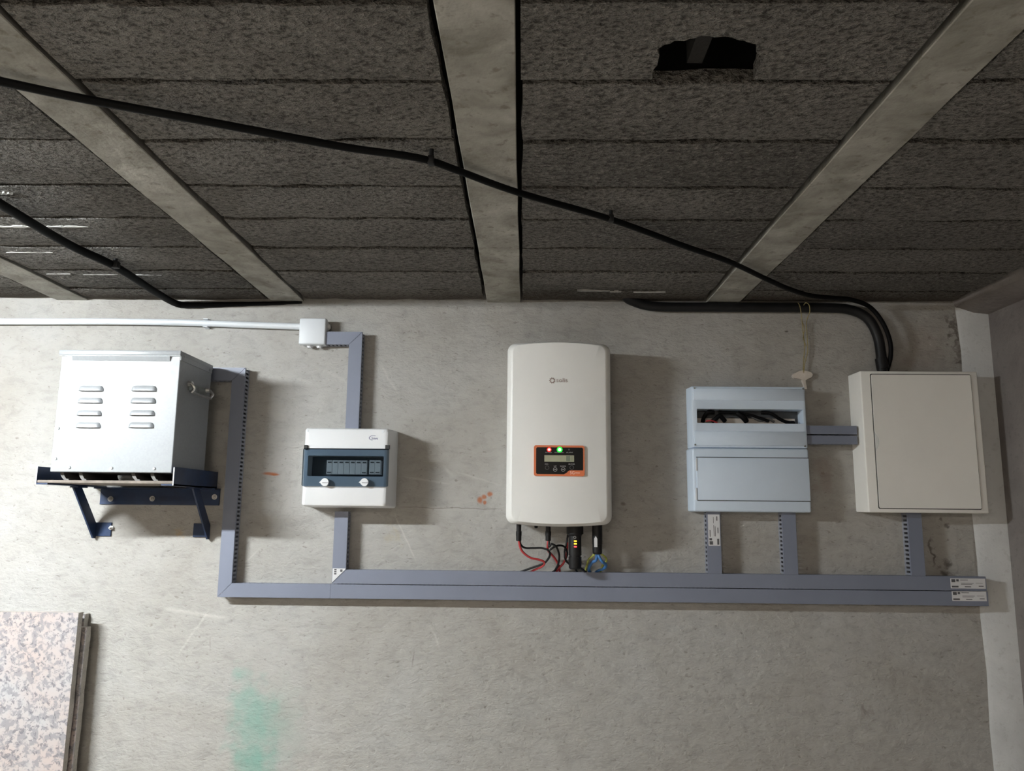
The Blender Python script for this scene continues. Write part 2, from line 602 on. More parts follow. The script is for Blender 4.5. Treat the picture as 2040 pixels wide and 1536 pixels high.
def add_text(bm, txt, cx, z, y, height, width=None, depth=0.0006, align='CENTER'):
    """raised print on a surface facing the room (front at y - depth)"""
    cu = bpy.data.curves.new('tmp_text', 'FONT')
    cu.body = txt
    cu.size = 1.0
    cu.resolution_u = 3
    o = bpy.data.objects.new('tmp_text', cu)
    COL.objects.link(o)
    dg = bpy.context.evaluated_depsgraph_get()
    me = bpy.data.meshes.new_from_object(o.evaluated_get(dg))
    bpy.data.objects.remove(o)
    bpy.data.curves.remove(cu)
    xs = [v.co.x for v in me.vertices]
    ys = [v.co.y for v in me.vertices]
    sx0, sx1, sy0, sy1 = min(xs), max(xs), min(ys), max(ys)
    s = height / (sy1 - sy0)
    w = width / (sx1 - sx0) if width else s
    ids = [bm.verts.new((cx + (v.co.x - (sx0 + sx1) / 2) * w, y - depth, z + (v.co.y - (sy0 + sy1) / 2) * s)) for v in me.vertices]
    for p in me.polygons:
        _quad(bm, [ids[i] for i in p.vertices])
    bpy.data.meshes.remove(me)
    return bm


# ------------------------------------------------------------------ object helpers
def root_of(o):
    while o.parent:
        o = o.parent
    return o


def mesh_from(name, bm, mat, ang=35):
    bmesh.ops.recalc_face_normals(bm, faces=bm.faces)
    me = bpy.data.meshes.new(name)
    bm.to_mesh(me)
    bm.free()
    me.materials.append(MATS[mat])
    for p in me.polygons:
        p.use_smooth = True
    me.set_sharp_from_angle(angle=math.radians(ang))
    return me


def obj(name, bm, mat, parent=None, label=None, ang=35):
    """link one mesh object; vertices are given in world space"""
    if parent is not None:
        off = root_of(parent).location
        for v in bm.verts:
            v.co -= off
    o = bpy.data.objects.new(name, mesh_from(name, bm, mat, ang))
    COL.objects.link(o)
    if parent is not None:
        o.parent = parent
    if label:
        o['label'] = label
    return o


def tag(o, label, cat, group=None, kind=None):
    o['label'] = label
    o['category'] = cat
    if group:
        o['group'] = group
    if kind:
        o['kind'] = kind
    return o


def thing(name, label, cat, loc, group=None, kind=None):
    o = bpy.data.objects.new(name, None)
    o.empty_display_size = 0.05
    COL.objects.link(o)
    o.location = loc
    return tag(o, label, cat, group, kind)


def single(name, bm, mat, label, cat, group=None, kind=None, ang=35):
    """a thing that is one mesh, origin at its own base"""
    n = len(bm.verts)
    lo = [min(v.co[i] for v in bm.verts) for i in range(3)]
    hi = [max(v.co[i] for v in bm.verts) for i in range(3)]
    c = Vector(((lo[0] + hi[0]) / 2, (lo[1] + hi[1]) / 2, lo[2]))
    for v in bm.verts:
        v.co -= c
    o = bpy.data.objects.new(name, mesh_from(name, bm, mat, ang))
    o.location = c
    COL.objects.link(o)
    return tag(o, label, cat, group, kind)


# ================================================================== SETTING
XL, XR, YB = -3.4, P(2001, 1020).x, -5.0        # room extents
XCOL = P(1944, 1080).x                          # left edge of the corner pilaster
SLAB = CEIL + 0.16

single('floor', add_box(new(), XL - 0.1, XR + 0.1, YB - 0.1, 0.1, -0.1, 0.0), 'floor_concrete',
       'grey concrete garage floor below the photo', 'floor', kind='structure')
single('wall_back', add_box(new(), XL - 0.1, XR + 0.1, 0.0, 0.1, 0.0, SLAB), 'wall_render',
       'trowelled beige cement wall carrying all the electrical boxes', 'wall', kind='structure')
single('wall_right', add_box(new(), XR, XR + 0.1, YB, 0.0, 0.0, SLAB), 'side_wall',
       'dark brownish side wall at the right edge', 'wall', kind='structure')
single('wall_left', add_box(new(), XL - 0.1, XL, YB, 0.0, 0.0, SLAB), 'room_wall',
       'rendered side wall outside the left edge', 'wall', kind='structure')
single('wall_front', add_box(new(), XL - 0.1, XR + 0.1, YB - 0.1, YB, 0.0, SLAB), 'room_wall',
       'rendered wall behind the camera', 'wall', kind='structure')
# pilaster in the corner and the ring beam over it
bm = new()
zs = [0.0] + [CEIL * k / 14 for k in range(1, 15)]
prev = None
for i, z in enumerate(zs):
    w = random.uniform(-0.006, 0.006)
    ring = [bm.verts.new((x, y, z)) for x, y in ((XCOL + w, 0.0), (XCOL + w + 0.012, -0.006), (XR, -0.009), (XR, 0.0))]
    if prev:
        for k in range(3):
            bm.faces.new((prev[k], prev[k + 1], ring[k + 1], ring[k]))
    else:
        bm.faces.new(ring[::-1])
    prev = ring
bm.faces.new(prev)
single('trim_1', bm, 'column_concrete', 'smooth pale grey concrete strip down the right corner', 'pilaster', kind='structure')
bm = new()
XRB = P(1905, 601).x
prev = None
for i in range(31):
    y = YB * i / 30
    w = random.uniform(-0.008, 0.008)
    ring = [bm.verts.new(p) for p in ((XRB + w - 0.02, y, CEIL + 0.03), (XRB + w, y, CEIL - 0.012), (XRB + w + 0.05, y, CEIL - 0.03),
                                      (XR, y, CEIL - 0.036), (XR, y, CEIL + 0.03))]
    if prev:
        for k in range(5):
            j = (k + 1) % 5
            bm.faces.new((prev[k], ring[k], ring[j], prev[j]))
    else:
        bm.faces.new(ring)
    prev = ring
bm.faces.new(prev[::-1])
single('trim_2', bm, 'side_wall', 'rough concrete beam edge where ceiling meets the right wall', 'beam', kind='structure')

# ---- ceiling: slab above, precast joists and rough infill blocks
ceiling = single('ceiling', add_box(new(), XL - 0.1, XR + 0.1, YB - 0.1, 0.1, SLAB, SLAB + 0.1), 'slab_dark',
                 'joist and block ceiling of dark rough concrete', 'ceiling', kind='structure')


def cobj(name, bm, mat, label=None):
    off = ceiling.location
    for v in bm.verts:
        v.co -= off
    o = bpy.data.objects.new(name, mesh_from(name, bm, mat))
    COL.objects.link(o)
    o.parent = ceiling
    if label:
        o['label'] = label
    return o


joist_px = [(541, 606), (970, 1037), (1404, 1472)]
JX = [(P(a, 601).x, P(b, 601).x) for a, b in joist_px]
step = (JX[2][0] - JX[0][0]) / 2
JX = [(JX[0][0] - 3 * step, JX[0][1] - 3 * step), (JX[0][0] - 2 * step, JX[0][1] - 2 * step),
      (JX[0][0] - step - 0.006, JX[0][1] - step - 0.006)] + JX
for a, b in JX:
    bm = new()
    prev = None
    n = 40
    for i in range(n + 1):
        y = YB * i / n
        e0, e1 = random.uniform(0, 0.003), random.uniform(0, 0.003)
        ring = [bm.verts.new(p) for p in ((a + 0.02, y, SLAB), (a + 0.012, y, CEIL + 0.03), (a + e0, y, CEIL - 0.0015), (a + 0.0015 + e0, y, CEIL - 0.003),
                                          (b - 0.0015 - e1, y, CEIL - 0.003), (b - e1, y, CEIL - 0.0015), (b - 0.012, y, CEIL + 0.03), (b - 0.02, y, SLAB))]
        if prev:
            for k in range(8):
                j = (k + 1) % 8
                bm.faces.new((prev[k], ring[k], ring[j], prev[j]))
        else:
            bm.faces.new(ring)
        prev = ring
    bm.faces.new(prev[::-1])
    cobj('joist', bm, 'joist_concrete')

rows = [0.0] + [PZ(1040, y, CEIL).y for y in (579, 543, 497, 440, 375, 283, 165, 3)]
while rows[-1] > YB + 0.25:
    rows.append(rows[-1] - 0.192)
bays = []
edges = [(XL, XL)] + JX + [(XRB - 0.01, XRB)]
for (a0, a1), (b0, b1) in zip(edges, edges[1:]):
    if b0 - a1 > 0.1:
        bays.append((a1 + 0.0065, b0 - 0.009))


def block_mesh(w, l, seed, notch=None):
    """rough infill block, w along x, l along y, centred; underside at z = 0"""
    rnd = random.Random(seed)
    bm = new()
    nx, ny = 12, 3
    if notch is None:
        g = []
        for j in range(ny + 1):
            row = []
            for i in range(nx + 1):
                x = (i / nx - 0.5) * w
                y = (j / ny - 0.5) * l
                if i in (0, nx):
                    x += rnd.uniform(-0.003, 0.002) * (1 if i else -1)
                if j in (0, ny):
                    y += rnd.uniform(-0.0055, 0.0032) * (1 if j else -1)
                z = rnd.uniform(-0.0015, 0.0015) + (0.003 if (i in (0, nx) or j in (0, ny)) else 0)
                row.append(bm.verts.new((x, y, z)))
            g.append(row)
        for j in range(ny):
            for i in range(nx):
                bm.faces.new((g[j][i], g[j + 1][i], g[j + 1][i + 1], g[j][i + 1]))
        loop = g[0][:] + [r[-1] for r in g[1:]] + g[-1][-2::-1] + [r[0] for r in g[-2:0:-1]]
    else:
        loop = [bm.verts.new((x, y, rnd.uniform(0, 0.002))) for x, y in notch]
        bm.faces.new(loop)
    top = [bm.verts.new((v.co.x, v.co.y, 0.028)) for v in loop]
    n = len(loop)
    for k in range(n):
        j = (k + 1) % n
        bm.faces.new((loop[k], loop[j], top[j], top[k]))
    if notch is not None:
        bm.normal_update()
        bmesh.ops.triangulate(bm, faces=[f for f in bm.faces if len(f.verts) > 4])
    return bm


variants = {}
hole_px = [(375, 690), (375, 600), (420, 520), (415, 370), (500, 310), (620, 265), (740, 260), (860, 225), (1040, 200), (1150, 215),
           (1300, 212), (1400, 250), (1500, 285), (1640, 305), (1600, 400), (1650, 480), (1690, 545), (1610, 610), (1590, 690)]
hole_w = [PZ(1240 + a / 6, 40 + b / 6, CEIL) for a, b in hole_px]
for bi, (x0, x1) in enumerate(bays):
    for ri in range(len(rows) - 1):
        y1, y0 = rows[ri], rows[ri + 1]
        gap = 0.012
        w, l = x1 - x0, (y1 - y0) - gap
        cx, cy = (x0 + x1) / 2, (y0 + y1) / 2
        cz = CEIL + random.uniform(-0.002, 0.002)
        hc = sum(p.x for p in hole_w) / len(hole_w), sum(p.y for p in hole_w) / len(hole_w)
        if x0 < hc[0] < x1 and y0 < hc[1] < y1:
            # broken block: notch open towards the next row
            pts = [(-w / 2, -l / 2)]
            pts += [(w * (k / 8 - 0.5), -l / 2 + random.uniform(-0.002, 0.003)) for k in range(1, 8)]
            pts += [(w / 2, -l / 2), (w / 2, l / 2)]
            hp = [(p.x - cx, p.y - cy) for p in hole_w][::-1]
            hp[0] = (hp[0][0], l / 2)
            hp[-1] = (hp[-1][0], l / 2)
            hp2 = []
            for (ax, ay), (bx, by) in zip(hp, hp[1:]):
                hp2 += [(ax, ay), ((ax + bx) / 2 + random.uniform(-0.003, 0.003), (ay + by) / 2 + random.uniform(-0.003, 0.003))]
            hp2.append(hp[-1])
            hp2[1] = (hp2[1][0], min(hp2[1][1], l / 2 - 0.004))
            pts += hp2 + [(-w / 2, l / 2)]
            bm = block_mesh(w, l, 1, pts)
            for v in bm.verts:
                v.co += Vector((cx, cy, cz))
            blk = cobj('block', bm, 'block_concrete', 'broken block with a jagged black hole')
            # inner web seen through the hole
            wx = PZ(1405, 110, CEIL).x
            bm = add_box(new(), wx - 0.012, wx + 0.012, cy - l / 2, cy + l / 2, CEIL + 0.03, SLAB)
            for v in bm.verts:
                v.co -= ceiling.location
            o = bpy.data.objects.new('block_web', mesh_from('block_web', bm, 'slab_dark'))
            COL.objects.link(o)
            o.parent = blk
            continue
        key = (round(w, 3), round(l, 3), (bi * 7 + ri * 3) % 3)
        if key not in variants:
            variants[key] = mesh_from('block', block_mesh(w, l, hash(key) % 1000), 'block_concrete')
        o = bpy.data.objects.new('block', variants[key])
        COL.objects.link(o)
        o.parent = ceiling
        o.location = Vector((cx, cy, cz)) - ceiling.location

# white mortar squeezed out of the joints at the left
for (pa, pb, py, wd) in ((0, 26, 386, 0.012), (0, 66, 452, 0.014), (92, 176, 452, 0.010), (12, 105, 503, 0.009), (92, 140, 546, 0.008),
                         (166, 234, 547, 0.009), (258, 322, 548, 0.008), (1215, 1238, 582, 0.006), (1262, 1326, 583, 0.006), (1150, 1215, 580, 0.005)):
    a, b = PZ(pa, py, CEIL), PZ(pb, py, CEIL)
    if pa == 0:
        a = a + (a - b) * 0.5
    bm = new()
    n = 16
    poly_t, poly_b = [], []
    for i in range(n + 1):
        p = a.lerp(b, i / n)
        s = wd * (0.5 if 0 < i < n else 0.1) * random.uniform(0.2, 0.95)
        poly_t.append((p.x, p.y + s))
        poly_b.append((p.x, p.y - s))
    add_prism(bm, poly_t + poly_b[::-1], CEIL - 0.0008, CEIL + 0.006, 'z')
    cobj('mortar_smear', bm, 'mortar_white', 'white mortar in the block joint')

# ================================================================== LAMPS (outside the picture, on the ceiling; the second is added fill)
def batten(x, y, length, glow, label):
    t = thing('ceiling_batten_lamp', label, 'lamp', (x, y, CEIL - 0.06))
    obj('housing', add_box(new(), x - length / 2 - 0.03, x + length / 2 + 0.03, y - 0.035, y + 0.035, CEIL - 0.035, CEIL - 0.004, 0.004), 'lamp_body', t)
    obj('diffuser', add_box(new(), x - length / 2, x + length / 2, y - 0.022, y + 0.022, CEIL - 0.053, CEIL - 0.0355, 0.005, 3), glow, t)
    return t


batten(-1.86, -1.40, 0.60, 'lamp_glow', 'short white ceiling batten lamp lighting the scene from the left')
batten(-0.6, -4.1, 1.2, 'fill_glow', 'long ceiling batten added as fill light far behind the camera')  # unseen lamp added to raise the warm ambient level


# ================================================================== TRUNKING
def trunk(label, orient, r, d=0.042, s=(0, 0), e=(0, 0), stickers=(), group='grey slotted trunking'):
    """slotted cable trunking; s / e trim the start / end at the (low, high) side of the cross axis"""
    x0, x1, z0, z1 = r
    t = thing('cable_trunking', label, 'trunking', ((x0 + x1) / 2, 0, min(z0, z1)), group)
    if orient == 'h':
        a0, a1, c0, c1 = x0, x1, z0, z1
        def q(a, c): return (a, c)
    else:
        a0, a1, c0, c1 = z0, z1, x0, x1
        def q(a, c): return (c, a)

    def bx(bm, u0, u1, w0, w1, y0, y1):
        if orient == 'h':
            add_box(bm, u0, u1, y0, y1, w0, w1)
        else:
            add_box(bm, w0, w1, y0, y1, u0, u1)
    th = 0.0016
    if s[0] != s[1]:
        s = (s[0] + 0.0007, s[1] + 0.0007)
    if e[0] != e[1]:
        e = (e[0] + 0.0007, e[1] + 0.0007)
    body = new()
    lo0, lo1, hi0, hi1 = a0 + s[0], a1 - e[0], a0 + s[1], a1 - e[1]
    bx(body, min(lo0, hi0), max(lo1, hi1), c0 + th, c1 - th, -0.002, 0.0)
    for c, (u0, u1) in ((c0 + th * 0.5, (lo0, lo1)), (c1 - th * 1.5, (hi0, hi1))):
        bx(body, u0, u1, c, c + th, -0.009, 0.0)
        bx(body, u0, u1, c, c + th, -d + 0.002, -0.033)
        n = max(1, int((u1 - u0) / 0.0125))
        for k in range(n):
            u = u0 + k * (u1 - u0) / n
            bx(body, u, u + 0.0064, c, c + th, -0.033, -0.009)
    obj('slotted_channel', body, 'trunk_body', t)
    cov = new()
    add_prism(cov, [q(lo0, c0), q(lo1, c0), q(hi1, c1), q(hi0, c1)], -d, -d + 0.002)
    bx(cov, lo0, lo1, c0 - 0.0006, c0 + 0.0006, -d + 0.001, -d + 0.0075)
    bx(cov, hi0, hi1, c1 - 0.0006, c1 + 0.0006, -d + 0.001, -d + 0.0075)
    obj('cover', cov, 'trunk_grey', t)
    for poly, marks in stickers:
        st = obj('sticker', add_prism(new(), poly, -d - 0.0005, -d), 'sticker', t, 'white printed sticker')
        if marks:
            pm = new()
            for (m0, m1, m2, m3) in marks:
                add_box(pm, m0, m1, -d - 0.0008, -d - 0.0004, m2, m3)
            obj('print', pm, 'print_dark', st)
    return t


TD = 0.042
W = 0.0405


def lab_marks(x0, x1, z0, z1, vertical=False):
    out = []
    L = [(0.03, 0.14, 0.62, 0.92), (0.17, 0.24, 0.70, 0.92), (0.03, 0.22, 0.10, 0.26), (0.28, 0.50, 0.82, 0.88), (0.30, 0.66, 0.50, 0.54),
         (0.30, 0.62, 0.38, 0.42), (0.40, 0.58, 0.14, 0.21), (0.80, 0.94, 0.20, 0.28), (0.72, 0.92, 0.52, 0.55)]
    for a, b, c, d in L:
        if vertical:      # text turned a quarter, start at the bottom
            out.append((x0 + (1 - d) * (x1 - x0), x0 + (1 - c) * (x1 - x0), z0 + a * (z1 - z0), z0 + b * (z1 - z0)))
        else:
            out.append((x0 + a * (x1 - x0), x0 + b * (x1 - x0), z0 + c * (z1 - z0), z0 + d * (z1 - z0)))
    return out


ZLO = P(1200, 1183.5, TD).z          # centre lines of the two long runs
zl1 = P(1200, 1170.2, TD).z - 0.0004
zl0 = zl1 - W
zu0, zu1 = zl1 + 0.0030, zl1 + 0.0030 + W
xa = P(433.5, 1178, TD).x
xe = P(1967, 1180, TD).x
xm = P(661, 1160, TD).x
xsplit = P(658, 1178, TD).x


def sticker_rect(l, t_, r, b, d=TD):
    x0, x1, z0, z1 = rect(l, t_, r, b, d)
    return ([(x0, z0), (x1, z0), (x1, z1), (x0, z1)], lab_marks(x0, x1, z0, z1))


trunk('short bottom run of grey trunking mitred to the upright behind the left metal box', 'h', (xa, xsplit - 0.0006, zl0, zl1), TD, s=(0, W))
trunk('lower of the two long grey trunking runs, ending at a white sticker', 'h', (xsplit, xe + 0.001, zl0, zl1), TD,
      stickers=[sticker_rect(1896.5, 1178, 1965, 1197.5)])
trunk('upper of the two long grey trunking runs, right under the inverter cables', 'h', (xm, xe - 0.001, zu0, zu1), TD, s=(0, W),
      stickers=[sticker_rect(1893.5, 1152.5, 1963, 1172.5)])
# upright behind the left box
xv1 = xa + W
ztop = P(455, 732.5, TD).z
trunk('tall grey trunking upright just right of the blue bracket', 'v', (xa, xv1, zl0, ztop), TD, s=(0, W), e=(W, 0))
trunk('stub of grey trunking leaving the back of the left metal box', 'h', (xa - 0.10, xv1, ztop - W, ztop), TD, e=(W, 0))
# from the junction box down to the small distribution box
xj1 = P(718, 755, TD).x
zj = P(690, 661, TD).z
xj0 = P(640, 672, 0.03).x
trunk('short grey trunking between white junction box and a mitred corner', 'h', (xj0, xj1, zj - W, zj), TD, e=(W, 0))
zb = P(700, 856, TD).z
trunk('grey trunking upright entering the windowed distribution box from above', 'v', (xj1 - W, xj1, zb, zj), TD, e=(W, 0))
# below the small distribution box
xk0, xk1 = xm, xm + W
zk1 = P(678, 1019, TD).z
stk = [(xk0 + 0.001, zu0 + 0.003), (xk1 - 0.001, zu1 + 0.001), (xk1 - 0.001, zu1 + 0.004), (xk0 + 0.001, zu1 + 0.004)]
mk = [(xk0 + 0.006, xk0 + 0.013, zu1 - 0.002 - k * 0.006, zu1 + 0.002 - k * 0.006) for k in range(3)] + \
     [(xk0 + 0.024, xk0 + 0.031, zu1 - 0.006, zu1 + 0.001)]
trunk('grey trunking upright below the windowed distribution box, sticker at its mitre', 'v', (xk0, xk1, zu0, zk1), TD, s=(0, W), stickers=[(stk, mk)])


def upright(l, r, top, bot, label, st=None):
    x0 = P((l[0] + l[1]) / 2, (top + bot) / 2, TD).x
    x1 = x0 + W
    z1 = P((l[0] + r[0]) / 2, top, TD).z
    z0 = zu1 + 0.0008
    sts = []
    if st:
        zt, zb_ = P(1420, st[0], TD).z, P(1420, st[1], TD).z
        sts = [([(x0 + 0.003, zb_), (x1 - 0.002, zb_), (x1 - 0.002, zt), (x0 + 0.003, zt)], lab_marks(x0 + 0.003, x1 - 0.002, zb_, zt, True))]
    trunk(label, 'v', (x0, x1, z0, z1), TD, stickers=sts)


upright((1408.5, 1410.5), (1433, 1435.5), 1018, 1143, 'grey trunking upright with a tall white sticker below the pale double enclosure', (1025, 1087))
upright((1559, 1562), (1586, 1587), 1018, 1143, 'plain grey trunking upright below the pale double enclosure')
upright((1810, 1814.6), (1834, 1839), 1018, 1146, 'grey trunking upright below the cream door cabinet')
# pair between the pale enclosure and the cabinet
x0 = P(1590, 866, 0.03).x
x1 = P(1712, 866, 0.066).x
for (t_, b_, lb) in ((848.5, 864.8, 'upper narrow grey trunking bridging pale enclosure and cream cabinet'),
                     (868.0, 884.5, 'lower narrow grey trunking bridging pale enclosure and cream cabinet')):
    za, zb_ = P(1660, t_, 0.05).z, P(1660, b_, 0.05).z
    trunk(lb, 'h', (x0, x1, zb_, za), 0.05, group='narrow bridging trunking')


# ================================================================== LEFT METAL BOX ON ITS BRACKET
DB0, DB1 = 0.075, 0.295                       # back / front distance from the wall
bx0, bx1, bz0, bz1 = rect(111.5, 703, 351, 941, DB1)
t = thing('metal_transformer_box', 'white galvanised metal box with louvres and a lid on the blue bracket', 'metal box', ((bx0 + bx1) / 2, -0.19, bz0))
body = add_box(new(), bx0, bx1, -DB1, -DB0, bz0, bz1, 0.0015, 1)
bod = obj('body', body, 'galvanised', t)
lz1 = P(240, 697.5, DB1 + 0.006).z
lz0 = P(240, 707.5, DB1 + 0.006).z
lx0, lx1 = P(117.5, 702, DB1 + 0.006).x, P(360, 702, DB1 + 0.006).x
lid = new()
add_box(lid, lx0, lx1, -DB1 - 0.006, -DB0 + 0.006, lz0, lz1, 0.002, 2)
add_box(lid, lx0 + 0.001, lx1 - 0.001, -DB1 - 0.004, -DB1 - 0.001, lz0 - 0.002, lz0)
add_box(lid, lx1 - 0.002, lx1 - 0.0002, -DB1 + 0.0, -DB0, lz0 - 0.012, lz0 + 0.001)
lidob = obj('lid', lid, 'galvanised', t)
# folded lip under the lid
hx0, hx1, hz0, hz1 = rect(145, 709, 340, 719, DB1)
lip = new()
add_prism(lip, [(-DB1 + 0.0005, hz1), (-DB1 - 0.006, hz1 - 0.001), (-DB1 - 0.0015, hz0), (-DB1 + 0.0005, hz0)], hx0, hx1, 'x')
obj('lid_lip', lip, 'galvanised', lidob)
for (sx, sy) in ((368, 710), (418, 737)):
    p = PX(sx, sy, lx1)
    obj('lid_screw', add_cyl(new(), (lx1 - 0.001, p.y, p.z), (lx1 + 0.0015, p.y, p.z), 0.0035, n=10), 'steel_dark', lidob)
# louvres
for col_ in ((345, 495), (655, 808)):
    for k, (yt, yb) in enumerate(((497, 529), (568, 599), (642, 672), (713, 744))):
        sh = -5.6 * k
        l, r = 40 + (col_[0] + sh) / 2.954, 40 + (col_[1] + sh) / 2.954
        x0, x1, z0, z1 = rect(l, 600 + yt / 2.954, r, 600 + yb / 2.954, DB1)
        lv = new()
        n = 14
        front, back = [], []
        dep = 0.0085
        prof = [(0.0, 1.0, 0.0), (0.25, 0.92, 0.55), (0.6, 0.7, 0.9), (1.0, 0.0, 1.0)]     # (.., z fraction, depth fraction)
        grid = []
        for i in range(n + 1):
            u = i / n
            x = x0 + (x1 - x0) * u
            e = min(u, 1 - u) / 0.16
            f = 1.0 if e >= 1 else math.sqrt(max(0.0, 1 - (1 - e) ** 2))
            grid.append([lv.verts.new((x, -DB1 + 0.0004 - dep * f * dp, z0 + (z1 - z0) * zf * (0.35 + 0.65 * f))) for _, zf, dp in prof]
                        + [lv.verts.new((x, -DB1 + 0.001, z0))])
        for A, B in zip(grid, grid[1:]):
            for k2 in range(len(A) - 1):
                lv.faces.new((A[k2], A[k2 + 1], B[k2 + 1], B[k2]))
        obj('louvre', lv, 'galvanised', t, ang=50)
# front rivets
for (px, py) in ((138.5, 931.5), (222.5, 932.5), (307.5, 933.5), (116, 853.5), (111, 914)):
    p = P(px, py, DB1)
    r = add_cyl(new(), (p.x, -DB1, p.z), (p.x, -DB1 - 0.0035, p.z), 0.0045, 0.003, 12)
    obj('rivet', r, 'steel', t)
# drop handle on the right side
xs = bx1
h = thing_handle = new()
pa, pb = PX(374, 760, xs), PX(411, 790, xs)
y0, y1, z1, z0 = pa.y, pb.y, PX(374, 757, xs).z, PX(398, 790, xs).z
pl = obj('handle', add_box(new(), xs, xs + 0.003, y0 + 0.006, y1 - 0.006, z0 + 0.006, z1 - 0.006, 0.001, 1), 'steel_dark', t, 'zinc drop handle')
ba = new()
zt = z1 - 0.010
add_tube(ba, [(xs + 0.010, y0, zt), (xs + 0.020, y0 + 0.001, zt - 0.012), (xs + 0.016, y0 + 0.004, z0 + 0.004), (xs + 0.014, y0 + 0.012, z0),
              (xs + 0.014, y1 - 0.012, z0), (xs + 0.016, y1 - 0.004, z0 + 0.004), (xs + 0.020, y1 - 0.001, zt - 0.012), (xs + 0.010, y1, zt)], 0.004, 8, 5)
obj('bail', ba, 'steel', pl)
for yy in (y0, y1):
    lg = new()
    add_cyl(lg, (xs + 0.001, yy + (0.008 if yy == y0 else -0.008), zt), (xs + 0.012, yy + (0.006 if yy == y0 else -0.006), zt), 0.009, 0.007, 12)
    obj('handle_lug', lg, 'steel', pl)
# flared skid feet
ZB = P(240, 957.5, DB1).z                     # top of the board
for (l, r) in ((119, 160), (261, 303)):
    for (a, b, flare) in ((l, l + 18, -1), (r - 4, r + 12, -1)):
        xa_, xb_ = P(a, 950, DB1 - 0.02).x, P(b, 950, DB1 - 0.02).x
        sk = new()
        prof = []
        for k in range(6):
            f = k / 5
            prof.append((xa_ + (xb_ - xa_) * 0.55 * f ** 2, bz0 + 0.001 + (ZB - bz0 - 0.001) * f))
        prof += [(xb_, ZB), (xb_, ZB + 0.004)] + [(x + 0.010, z) for x, z in prof[::-1][1:]]
        add_prism(sk, prof, -DB1 + 0.02, -DB0 - 0.01, 'y')
        obj('skid_foot', sk, 'skid', t)

# board under the box
RD = 0.305
rx0, rx1 = P(71.5, 945, RD).x, P(347.5, 945, RD).x
bd = add_box(new(), rx0 + 0.004, rx1 - 0.005, -RD + 0.002, -0.06, ZB - 0.008, ZB, 0.001, 1)
single('wooden_board', bd, 'board', 'thin worn board lying in the blue bracket under the metal box', 'board')

# the bracket
br = thing('wall_bracket', 'dark blue steel wall bracket with struts holding the metal box', 'bracket', ((rx0 + rx1) / 2, 0, P(200, 1068, 0).z))
zr1 = P(72, 929, RD).z
zr0 = ZB - 0.0125
th = 0.004
for (x, s_) in ((rx0, 1), (rx1, -1)):
    rl = new()
    add_box(rl, x, x + s_ * th, -RD, -0.0005, zr0, zr1 + (0.002 if s_ < 0 else 0))
    add_box(rl, x, x + s_ * 0.035, -RD, -0.0005, zr0, zr0 + th)
    obj('side_rail', rl, 'navy', br)
    tip = add_box(new(), x + (0.0003 if s_ > 0 else -0.0003), x + s_ * (th - 0.0003), -RD - 0.0006, -RD + 0.001, zr0, zr1)
    obj('rail_end', tip, 'steel', br, 'bare cut end of the rail')
px0, px1, pz0, pz1 = rect(200, 964, 438, 1006, 0.004)
bp = new()
add_box(bp, px0, px1, -0.005, 0.0, pz0, zr0, 0.001, 1)
add_box(bp, px0, px1, -0.045, 0.0, zr0 - 0.0045, zr0 - 0.0002)
obj('back_plate', bp, 'navy', br)


def bolt(px, py, d, par, r=0.0085):
    p = P(px, py, d)
    b_ = new()
    add_cyl(b_, (p.x, -d, p.z), (p.x, -d - 0.0015, p.z), r, n=14)
    add_cyl(b_, (p.x, -d - 0.0015, p.z), (p.x, -d - 0.007, p.z), r * 0.72, r * 0.66, n=6)
    add_cyl(b_, (p.x, -d - 0.007, p.z), (p.x, -d - 0.013, p.z), r * 0.4, n=8)
    obj('bolt', b_, 'steel', par)


for (px, py) in ((220.5, 994), (303.5, 993.5), (427.5, 990)):
    bolt(px, py, 0.005, br)
zs0 = P(197, 1068, 0.0).z
for (x, s_) in ((rx0 + 0.012, 1), (rx1 - 0.012, -1)):
    st = new()
    poly = [(-0.150, zr0 - 0.001), (-0.105, zr0 - 0.001), (-0.003, zs0 + 0.036), (-0.003, zs0 - 0.006), (-0.016, zs0 - 0.006)]
    add_prism(st, poly, x, x + s_ * 0.005, 'x')
    add_box(st, x - s_ * 0.005, x + s_ * 0.020, -0.150, -0.10, zr0 - 0.004, zr0 - 0.0002)
    obj('strut', st, 'navy', br)
    ft = add_box(new(), x + s_ * 0.002, x + s_ * 0.052, -0.005, 0.0, zs0, zs0 + 0.042, 0.0008, 1)
    obj('foot_plate', ft, 'navy', br)
bolt(221.5, 1051.5, 0.005, br, 0.007)
bolt(411.5, 1050, 0.005, br, 0.007)

# ================================================================== WHITE CONDUIT + JUNCTION BOX
pts = [P(-420, 640, 0.014)] + [P(x, y, 0.014) for x, y in ((0, 640.5), (200, 640.5), (330, 642), (411, 644.2), (500, 647.5), (606, 651))]
cp = thing('white_conduit', 'pale plastic conduit pipe running left from the junction box', 'conduit', P(300, 641, 0.012))
obj('pipe', add_tube(new(), pts, 0.0105, 16, 6), 'pvc_light', cp)
q = P(411, 644.2, 0.014)
cl = new()
add_box(cl, q.x - 0.008, q.x + 0.008, -0.006, 0.0, q.z - 0.016, q.z + 0.016, 0.001, 1)
add_box(cl, q.x - 0.008, q.x + 0.008, -0.024, 0.0, q.z + 0.011, q.z + 0.0145, 0.001, 1)
add_box(cl, q.x - 0.008, q.x + 0.008, -0.024, 0.0, q.z - 0.0145, q.z - 0.011, 0.001, 1)
obj('clip', cl, 'pvc_light', cp)

